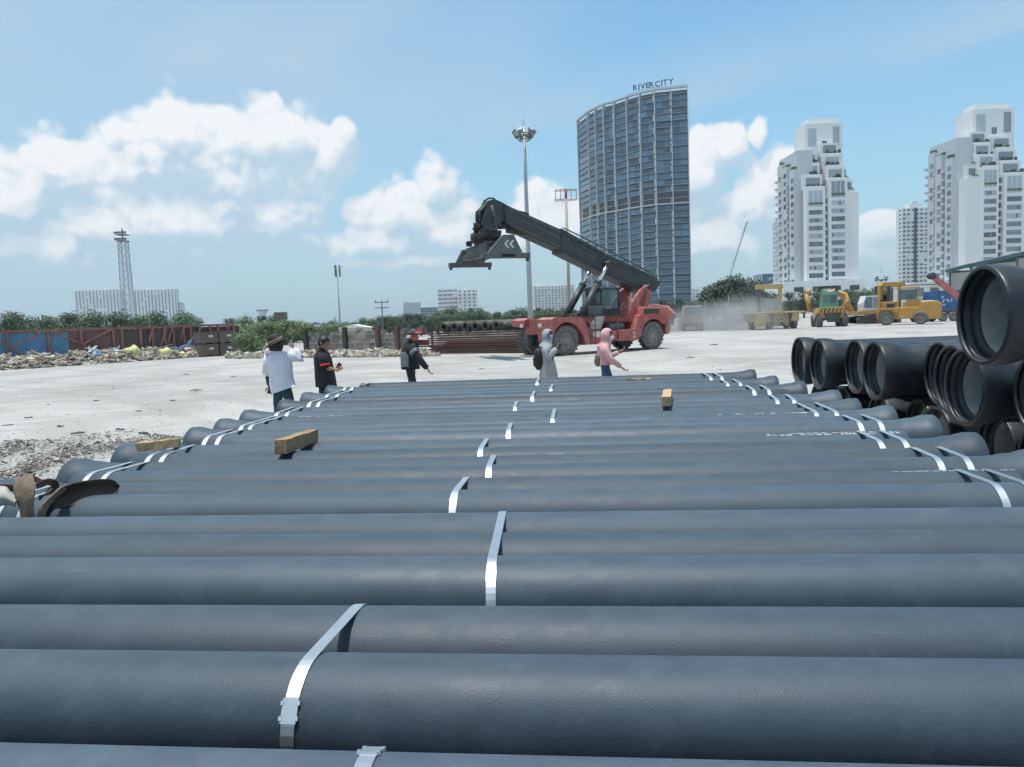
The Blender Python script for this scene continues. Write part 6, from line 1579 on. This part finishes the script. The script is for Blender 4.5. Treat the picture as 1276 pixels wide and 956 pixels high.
# --- in pink hooded top and jeans
f5 = make_person(15, 'person in pink hooded top and blue jeans striding with a phone in hand', (757.5, 418), (753, 427.5), (752.5, 437), (753.5, 449), (755, 458),
    [dict(j=((751.5, 431.5, -.15), (760, 447, -.22), (774, 457.5, -.24)), fore='top', hd=(.2, 0, -.2), side=(0, 1, 0)), dict(j=((753, 431.5, .15), (761, 444, .18), (771.5, 438.5, .18)), fore='top', hd=(.4, 0, .1), side=(0, 1, 0))],
    [((0, -.08), (.16, -.08), (.22, -.08), 0), ((0, .08), (-.02, .08), (-.22, .08), 0)], (1, -.55, -.1), dict(top=M_PINKH, low=M_JEAN), .9)
P = f5.p
loft('hooded_top', [ell(P(752.8, 428), .08, .085, 0), ell(P(752.5, 431), .12, .175, 0), ell(P(752.5, 437), .135, .18, 0), ell(P(753.3, 447), .13, .165, 0), ell(P(754.3, 454.5), .145, .18, 0)], M_PINKH, f5.o, 28, .02, 5)
for pts in ([(751.5, 431.5, -.16), (755, 439, -.2), (760, 447, -.23), (773, 457, -.24)], [(753, 431.5, .16), (757, 438, .18), (761.5, 444, .19), (770.5, 439, .18)]):
    mb = MB(); mb.tube([P(*q) for q in pts], (.082, .078, .066, .046), 12); mb.build('sleeve', M_PINKH, f5.o)
cap_shell(f5.hc - f5.fd * .02, f5.fd, .132, -.2, M_PINKH, 'hood', f5.o, (1, .95, 1.1), 0, 0)
loft('hood_drape', [ell(f5.hc - f5.fd * .03 + Vector((0, 0, -.06)), .122, .118, 0), ell(f5.hc - f5.fd * .03 + Vector((0, 0, -.13)), .105, .11, 0), ell(P(752.6, 429), .13, .16, 0), ell(P(752.6, 432), .14, .19, 0)], M_PINKH, f5.o, 24, .05, 8)
for c in list(f5.o.children):
    if c.name.startswith('hood') and not c.name.startswith('hooded') and not c.name.startswith('hood_'):
        bm = bmesh.new(); bm.from_mesh(c.data); bmesh.ops.delete(bm, geom=[f for f in bm.faces if (f.calc_center_median() - f5.hc).normalized().dot(f5.fd) > .52 and f.calc_center_median().z < f5.hc.z + .10], context='FACES'); bm.to_mesh(c.data); bm.free()
mb = MB(); mb.sphere(f5.hc + f5.fd * .05 + Vector((0, 0, -.04)), .072, 12, 8, (1, 1, .75)); mb.build('face_mask', M_MASK, f5.o)
backpack(f5, P(744.8, 449), .055, .11, .125, M_BRNBAG, 'small brown backpack worn by the person in the pink hooded top')
slab_phone('phone in the far hand of the person in the pink hooded top', P(776, 436.5, .18), Vector((.8, 0, .4)))
# ================================================================== small things on and round the pile
def timber(a, b, w, h, m, label):
    mb = MB(); n = 7; rnd = random.Random(int(abs(a.x) * 1000)); a = Vector(a); b = Vector(b); d = (b - a).normalized(); x = d.cross(Vector((0, 0, 1))).normalized(); y = x.cross(d); vs = []
    for i in range(n):
        c = a.lerp(b, i / (n - 1))
        for (s, t) in ((-1, -1), (1, -1), (1, 1), (-1, 1)): vs.append(c + x * (s * w / 2 + rnd.uniform(-.004, .004)) + y * (t * h / 2 + rnd.uniform(-.004, .004)) + d * (rnd.uniform(-.012, .012) if i in (0, n - 1) else 0))
    mb.add(vs, [(3, 2, 1, 0), tuple(range((n - 1) * 4, n * 4))] + [(i * 4 + k, i * 4 + (k + 1) % 4, (i + 1) * 4 + (k + 1) % 4, (i + 1) * 4 + k) for i in range(n - 1) for k in range(4)])
    tag(mb.build('timber_offcut', m, bevel=.005), label, 'timber')
CZ = 1.105
up = Vector((0, 0, .048))
timber(ground(350, 566, CZ) + up, ground(390, 551, CZ) + up, .085, .095, M_WOOD, 'thick square timber offcut lying slantwise across the pipes')
timber(ground(830.5, 507, CZ) + up, ground(832.5, 496, CZ) + up, .085, .085, M_WOODP, 'short pale timber block lying on the pipes near their far edge')
timber(at_depth(172, 557, 5.55), at_depth(224, 551.5, 5.52), .06, .065, M_WOODP, 'pale timber stick jutting out past the pipe ends towards the leaf litter')
timber(ground(781, 474, CZ) + Vector((0, 0, .012)), ground(812, 473.4, CZ) + Vector((0, 0, .012)), .03, .022, M_WOODP, 'thin pale lath lying on the far edge of the pile')
# worn brown sling: stiff bands looped over the pipe
M_LEA = mat('worn_sling', (.085, .052, .028), .75, var=.4, vscale=9, col2=(.045, .028, .017), bump=.5, bscale=30)
M_LEA2 = mat('pale_worn_sling', (.27, .195, .12), .8, var=.35, vscale=8, col2=(.18, .125, .075), bump=.5, bscale=30)
def surf(name, rows, m, parent, thick=.010, sub=6):
    """smooth band through the control rows: splined along its length, crisp at its ends"""
    def cr(ps, t):
        n = len(ps) - 1; k = min(n - 1, int(t * n)); f = t * n - k; a, b, c, d = ps[max(0, k - 1)], ps[k], ps[k + 1], ps[min(n, k + 2)]
        return .5 * ((2 * b) + (c - a) * f + (2 * a - 5 * b + 4 * c - d) * f * f + (3 * b - a - 3 * c + d) * f ** 3)
    N_ = (len(rows[0]) - 1) * sub; K = 8; grid = []
    for i in range(K + 1):
        r_ = []
        for k in range(N_ + 1):
            col = [cr(q, k / N_) for q in rows]; p = cr(col, i / K); r_.append(p + Vector((0, 0, .0010 * math.sin(k * 1.7 + i * 2.3))) + Vector((.0006 * math.sin(i * 5 + k), 0, 0)))
        grid.append(r_)
    n = N_ + 1; mb = MB(); mb.add([p for r_ in grid for p in r_], [(i * n + k, i * n + k + 1, (i + 1) * n + k + 1, (i + 1) * n + k) for i in range(K) for k in range(N_)], True)
    o = mb.build(name, m, parent); t = o.modifiers.new('thickness', 'SOLIDIFY'); t.thickness = thick * .7; return o
def sling():
    c = ground(60, 640, CZ); rt = empty('webbing_sling', (0, 0, 0)); tag(rt, 'stiff worn brown sling bands looped over the near pipes', 'sling')
    bot = [(52, 651, 3.56), (64, 637, 3.62), (80, 632, 3.68), (100, 629, 3.72), (122, 625, 3.78), (138, 621, 3.84), (147, 611, 3.9)]
    top = [(57, 632, 3.58), (72, 612, 3.64), (88, 604, 3.72), (108, 599.5, 3.78), (128, 597.5, 3.84), (141, 598.5, 3.9), (149, 606, 3.95)]
    midr = [tuple((a + b) / 2 + e for a, b, e in zip(p, q, (0, 0, .035))) for p, q in zip(bot, top)]
    surf('inner_band', [[at_depth(q[0], q[1] + (9 if q[1] > 645 else 0), q[2] + .24) for q in r_] for r_ in (bot, midr, top)], M_LEA, rt)
    a = [(30, 652, 3.5), (27, 636, 3.5), (22, 622, 3.5), (19, 608, 3.52), (22, 598, 3.55)]; b = [(43, 652, 3.5), (42, 636, 3.48), (43, 622, 3.48), (44, 608, 3.5), (41, 593, 3.55)]
    mid2 = [tuple((p + q) / 2 + e for p, q, e in zip(s, t, (0, 0, -.02))) for s, t in zip(a, b)]
    surf('upright_band', [[at_depth(q[0], q[1] + (9 if q[1] > 645 else 0), q[2] + .24) for q in r_] for r_ in (a, mid2, b)], M_LEA2, rt, .014)
    a = [(44, 650, 3.5), (49, 634, 3.52), (60, 620, 3.56), (76, 606, 3.64)]; b = [(51, 651, 3.52), (57, 636, 3.55), (67, 622, 3.6), (80, 609, 3.68)]
    surf('edge_band', [[at_depth(q[0], q[1] + (9 if q[1] > 645 else 0), q[2] + .24) for q in r_] for r_ in (a, b)], M_LEA2, rt, .014)
    a = [(44, 603, 3.62), (56, 597, 3.7), (68, 598, 3.78), (74, 606, 3.8), (66, 615, 3.74), (50, 617, 3.64)]; b = [(46, 610, 3.62), (57, 605, 3.7), (64, 606, 3.76), (66, 609, 3.78), (60, 612, 3.74), (50, 624, 3.64)]
    surf('loop_band', [[at_depth(q[0], q[1] + (9 if q[1] > 645 else 0), q[2] + .24) for q in r_] for r_ in (a, b)], M_LEA, rt, .010)
    a = [(42, 592, 3.9), (50, 596, 3.86), (58, 601, 3.82)]; b = [(44, 600, 3.9), (50, 603, 3.86), (56, 606, 3.82)]; surf('loose_flap', [[at_depth(q[0], q[1] + (9 if q[1] > 645 else 0), q[2] + .24) for q in r_] for r_ in (a, b)], M_LEA, rt)
    a = [(-14, 604, 3.6), (6, 603, 3.6), (22, 604, 3.58)]; b = [(-14, 616, 3.6), (6, 614, 3.6), (22, 611, 3.58)]; surf('cross_band', [[at_depth(q[0], q[1] + (9 if q[1] > 645 else 0), q[2] + .24) for q in r_] for r_ in (a, b)], M_LEA, rt, .02)
    a = [(-14, 612, 3.54), (4, 607, 3.54), (12, 614, 3.54), (20, 622, 3.53)]; b = [(-14, 632, 3.52), (0, 630, 3.5), (10, 628, 3.5), (20, 630, 3.5)]
    surf('pale_rag', [[at_depth(q[0], q[1] + (9 if q[1] > 645 else 0), q[2] + .24) for q in r_] for r_ in (a, [tuple((p + q) / 2 + e for p, q, e in zip(s, t, (0, 0, -.04))) for s, t in zip(a, b)], b)], mat('pale_rag', (.42, .40, .37), .9, var=.3, vscale=8), rt)
sling()
# white stencilled lines of print, too worn to read, near the sockets
def stencil(row, u0, u1, ang, lines, seed):
    v, z = rows[row]; rnd = random.Random(seed); mb = MB()
    for ln in range(lines):
        a = R(ang - 9 * ln); u = u0
        while u < u1:
            w = rnd.uniform(.012, .05)
            if rnd.random() < .78:
                hgt = rnd.uniform(2.2, 4.6); vs = []
                for (uu, aa) in ((u, a - R(hgt / 2)), (u + w, a - R(hgt / 2)), (u + w, a + R(hgt / 2)), (u, a + R(hgt / 2))):
                    rr = PR + .0016; vs.append(uv(uu, v + math.cos(aa) * rr, z + math.sin(aa) * rr))
                mb.add(vs, [(0, 1, 2, 3)])
            u += w + rnd.uniform(.004, .02)
    return mb
def add_stencil(k, u0, u1, ang, lines, seed, label):
    o = pipe_list[k + 1]; mb = stencil(k, u0, u1, ang, lines, seed); me = mb.mesh('stencil_print', M_STENCIL)
    Mi = (Matrix.Translation(o.location) @ o.rotation_euler.to_matrix().to_4x4()).inverted(); me.transform(Mi)
    tag(put('stencil_print', me, o), kind='stuff'); o['label'] = label
add_stencil(11, 1.15, 2.05, 108, 2, 3, 'black iron pipe with two lines of white print beside its crossed straps')
add_stencil(14, 1.0, 1.75, 104, 1, 5, 'black iron pipe with one short line of white print near the far bundles')
add_stencil(7, 1.5, 2.1, 92, 1, 9, 'black iron pipe with a thin dashed line of white print along its crest')
add_stencil(16, -2.9, -2.45, 104, 1, 12, 'black iron pipe with worn white print near the leaf litter end')
# ------------------------------------------------------------------ leaf litter and scraps on the yard
M_LIT = [mat('litter_brown', (.13, .085, .055), .95, var=.4, vscale=5), mat('litter_dark', (.045, .042, .042), .95), mat('litter_grey', (.30, .29, .27), .95, var=.3, vscale=5), mat('litter_pale', (.50, .47, .42), .95), mat('litter_rust', (.115, .065, .05), .95)]
def litter(name, label, poly, n, size, seed, cat, dens=None):
    rnd = random.Random(seed); mb = MB(); done = 0
    xs_ = [p[0] for p in poly]; ys_ = [p[1] for p in poly]
    def inside(x, y):
        c = False
        for i in range(len(poly)):
            (x0, y0), (x1, y1) = poly[i - 1], poly[i]
            if (y0 > y) != (y1 > y) and x < (x1 - x0) * (y - y0) / (y1 - y0) + x0: c = not c
        return c
    while done < n:
        x = rnd.uniform(min(xs_), max(xs_)); y = rnd.uniform(min(ys_), max(ys_))
        if not inside(x, y): continue
        if dens and rnd.random() > dens(x, y): continue
        p = ground(x, y, 0.0); s = size * rnd.uniform(.35, 1.6) * (2.2 if rnd.random() < .04 else 1); mb.cur = rnd.choice((0, 1, 1, 2, 2, 2, 3, 3, 4)) if cat == 'leaf litter' else rnd.choice((0, 2, 2, 3, 3))
        Q = Matrix.Rotation(rnd.uniform(0, 6.28), 3, 'Z') @ Matrix.Rotation(rnd.uniform(-.5, .5), 3, 'X') @ Matrix.Rotation(rnd.uniform(-.4, .4), 3, 'Y'); z = rnd.uniform(0, .05) + .008
        mb.box((p.x, p.y, z), (s, s * rnd.uniform(.3, .7), s * rnd.uniform(.06, .25)), Q, rnd.uniform(.5, 1)); done += 1
    tag(mb.build(name, M_LIT), label, cat, None, 'stuff')
litter('leaf_litter', 'patch of dead leaves, bark and chips on the ground beside the pile', [(-120, 560), (0, 553), (60, 549), (120, 541), (165, 536), (205, 545), (262, 548), (240, 560), (150, 566), (110, 585), (60, 615), (-120, 640)], 11000, .032, 4, 'leaf litter', lambda x, y: (.12 + .88 * max(0, math.sin(x * .05 + y * .17 + 1.5 * math.sin(x * .021)))) * (1 if y < 556 + 20 * math.sin(x * .03) else .45))
litter('yard_grit', 'thin scatter of grit and chips over the dusty yard', [(-200, 470), (300, 452), (700, 452), (980, 425), (980, 455), (940, 470), (430, 480), (330, 530), (220, 550), (-200, 640)], 2200, .026, 8, 'grit')
rnd = random.Random(44)
for (x, y, L) in ((36, 521, .28), (10, 531, .3), (173, 513, .22), (97, 541, .35), (75, 532, .25), (244, 487, .5), (120, 500, .2), (150, 536, .35), (180, 541, .4), (215, 500, .25), (205, 556, .3), (60, 505, .2), (290, 470, .3), (232, 467, .35), (420, 455, .35), (860, 446, .5), (600, 460, .25), (890, 430, .8)):
    L *= .75; p = ground(x, y); mb = MB(); a = rnd.uniform(-.5, .5); n = 6; vs = []
    for i in range(n):
        t = i / (n - 1) - .5; c = Vector((p.x + math.cos(a) * t * L, p.y + math.sin(a) * t * L, .014 + rnd.uniform(0, .012))); w = (L * .16 * (1 - abs(t) * 1.4) + .012) * rnd.uniform(.4, 1.3)
        vs += [c + Vector((-math.sin(a) * w, math.cos(a) * w, -.012)), c + Vector((0, 0, w * .5)), c - Vector((-math.sin(a) * w, math.cos(a) * w, .012))]
    mb.add(vs, [(3 * i + k, 3 * i + k + 1, 3 * i + k + 4, 3 * i + k + 3) for i in range(n - 1) for k in range(2)]); tag(mb.build('bark_scrap', M_LIT[rnd.choice((0, 1, 1))]), 'dark curled scrap of bark lying alone on the dusty yard', 'scrap', 'scraps on the yard')
# ================================================================== dust and haze
def volume(name, lo, hi, dens, col, aniso, label, shape=None):
    mb = MB(); mb.box([(a + b) / 2 for a, b in zip(lo, hi)], [b - a for a, b in zip(lo, hi)])
    m = bpy.data.materials.new(name); m.use_nodes = True; nt = m.node_tree; nt.nodes.clear(); g = G(nt)
    v = nt.nodes.new('ShaderNodeVolumePrincipled'); v.inputs['Color'].default_value = col + (1,); v.inputs['Density'].default_value = dens; v.inputs['Anisotropy'].default_value = aniso
    if shape:
        p = g.n('ShaderNodeTexCoord', out=3); acc = None
        for (c, r_) in shape:
            L = g.v('LENGTH', g.v('MULTIPLY', g.v('SUBTRACT', p, tuple(c)), tuple(1 / q for q in r_)), out=1); b = g.mr(L, .15, 1.0, 1, 0, True)
            acc = b if acc is None else g.m('MAXIMUM', acc, b)
        nz = g.mr(g.noise(p, .32, 3, .55), .34, .68, .1, 1.0)
        nt.links.new(g.m('MULTIPLY', g.m('MULTIPLY', acc, nz), dens), v.inputs['Density'])
    o_ = nt.nodes.new('ShaderNodeOutputMaterial'); nt.links.new(v.outputs[0], o_.inputs['Volume'])
    o = mb.build(name, m); tag(o, label, None, None, 'stuff'); return o
p1, p2, p3 = ground(900, 411.5), ground(935, 411.5), ground(1000, 412)
if DUST:
    volume('dust_cloud', (p1.x - 16, p1.y - 9, .03), (p3.x + 8, p1.y + 14, 6.2), .50, (.90, .89, .86), .2, 'pale dust blowing round the trucks and the chevron tailed machine',
       [((p1.x - 1, p1.y + 2, .6), (7, 8, 2.9)), ((p2.x, p2.y + 2, .8), (6, 7, 3.4)), ((p3.x - 3.5, p3.y + 2, 1.4), (4.5, 5, 4.2)), ((p1.x - 8, p1.y + 2, .2), (8, 8, 2.4))])
if HAZE: volume('haze', (-2600, -2300, -1.2), (2600, 2600, 135), HAZE, (.80, .90, 1.0), .0, 'thin pale haze over the whole yard')
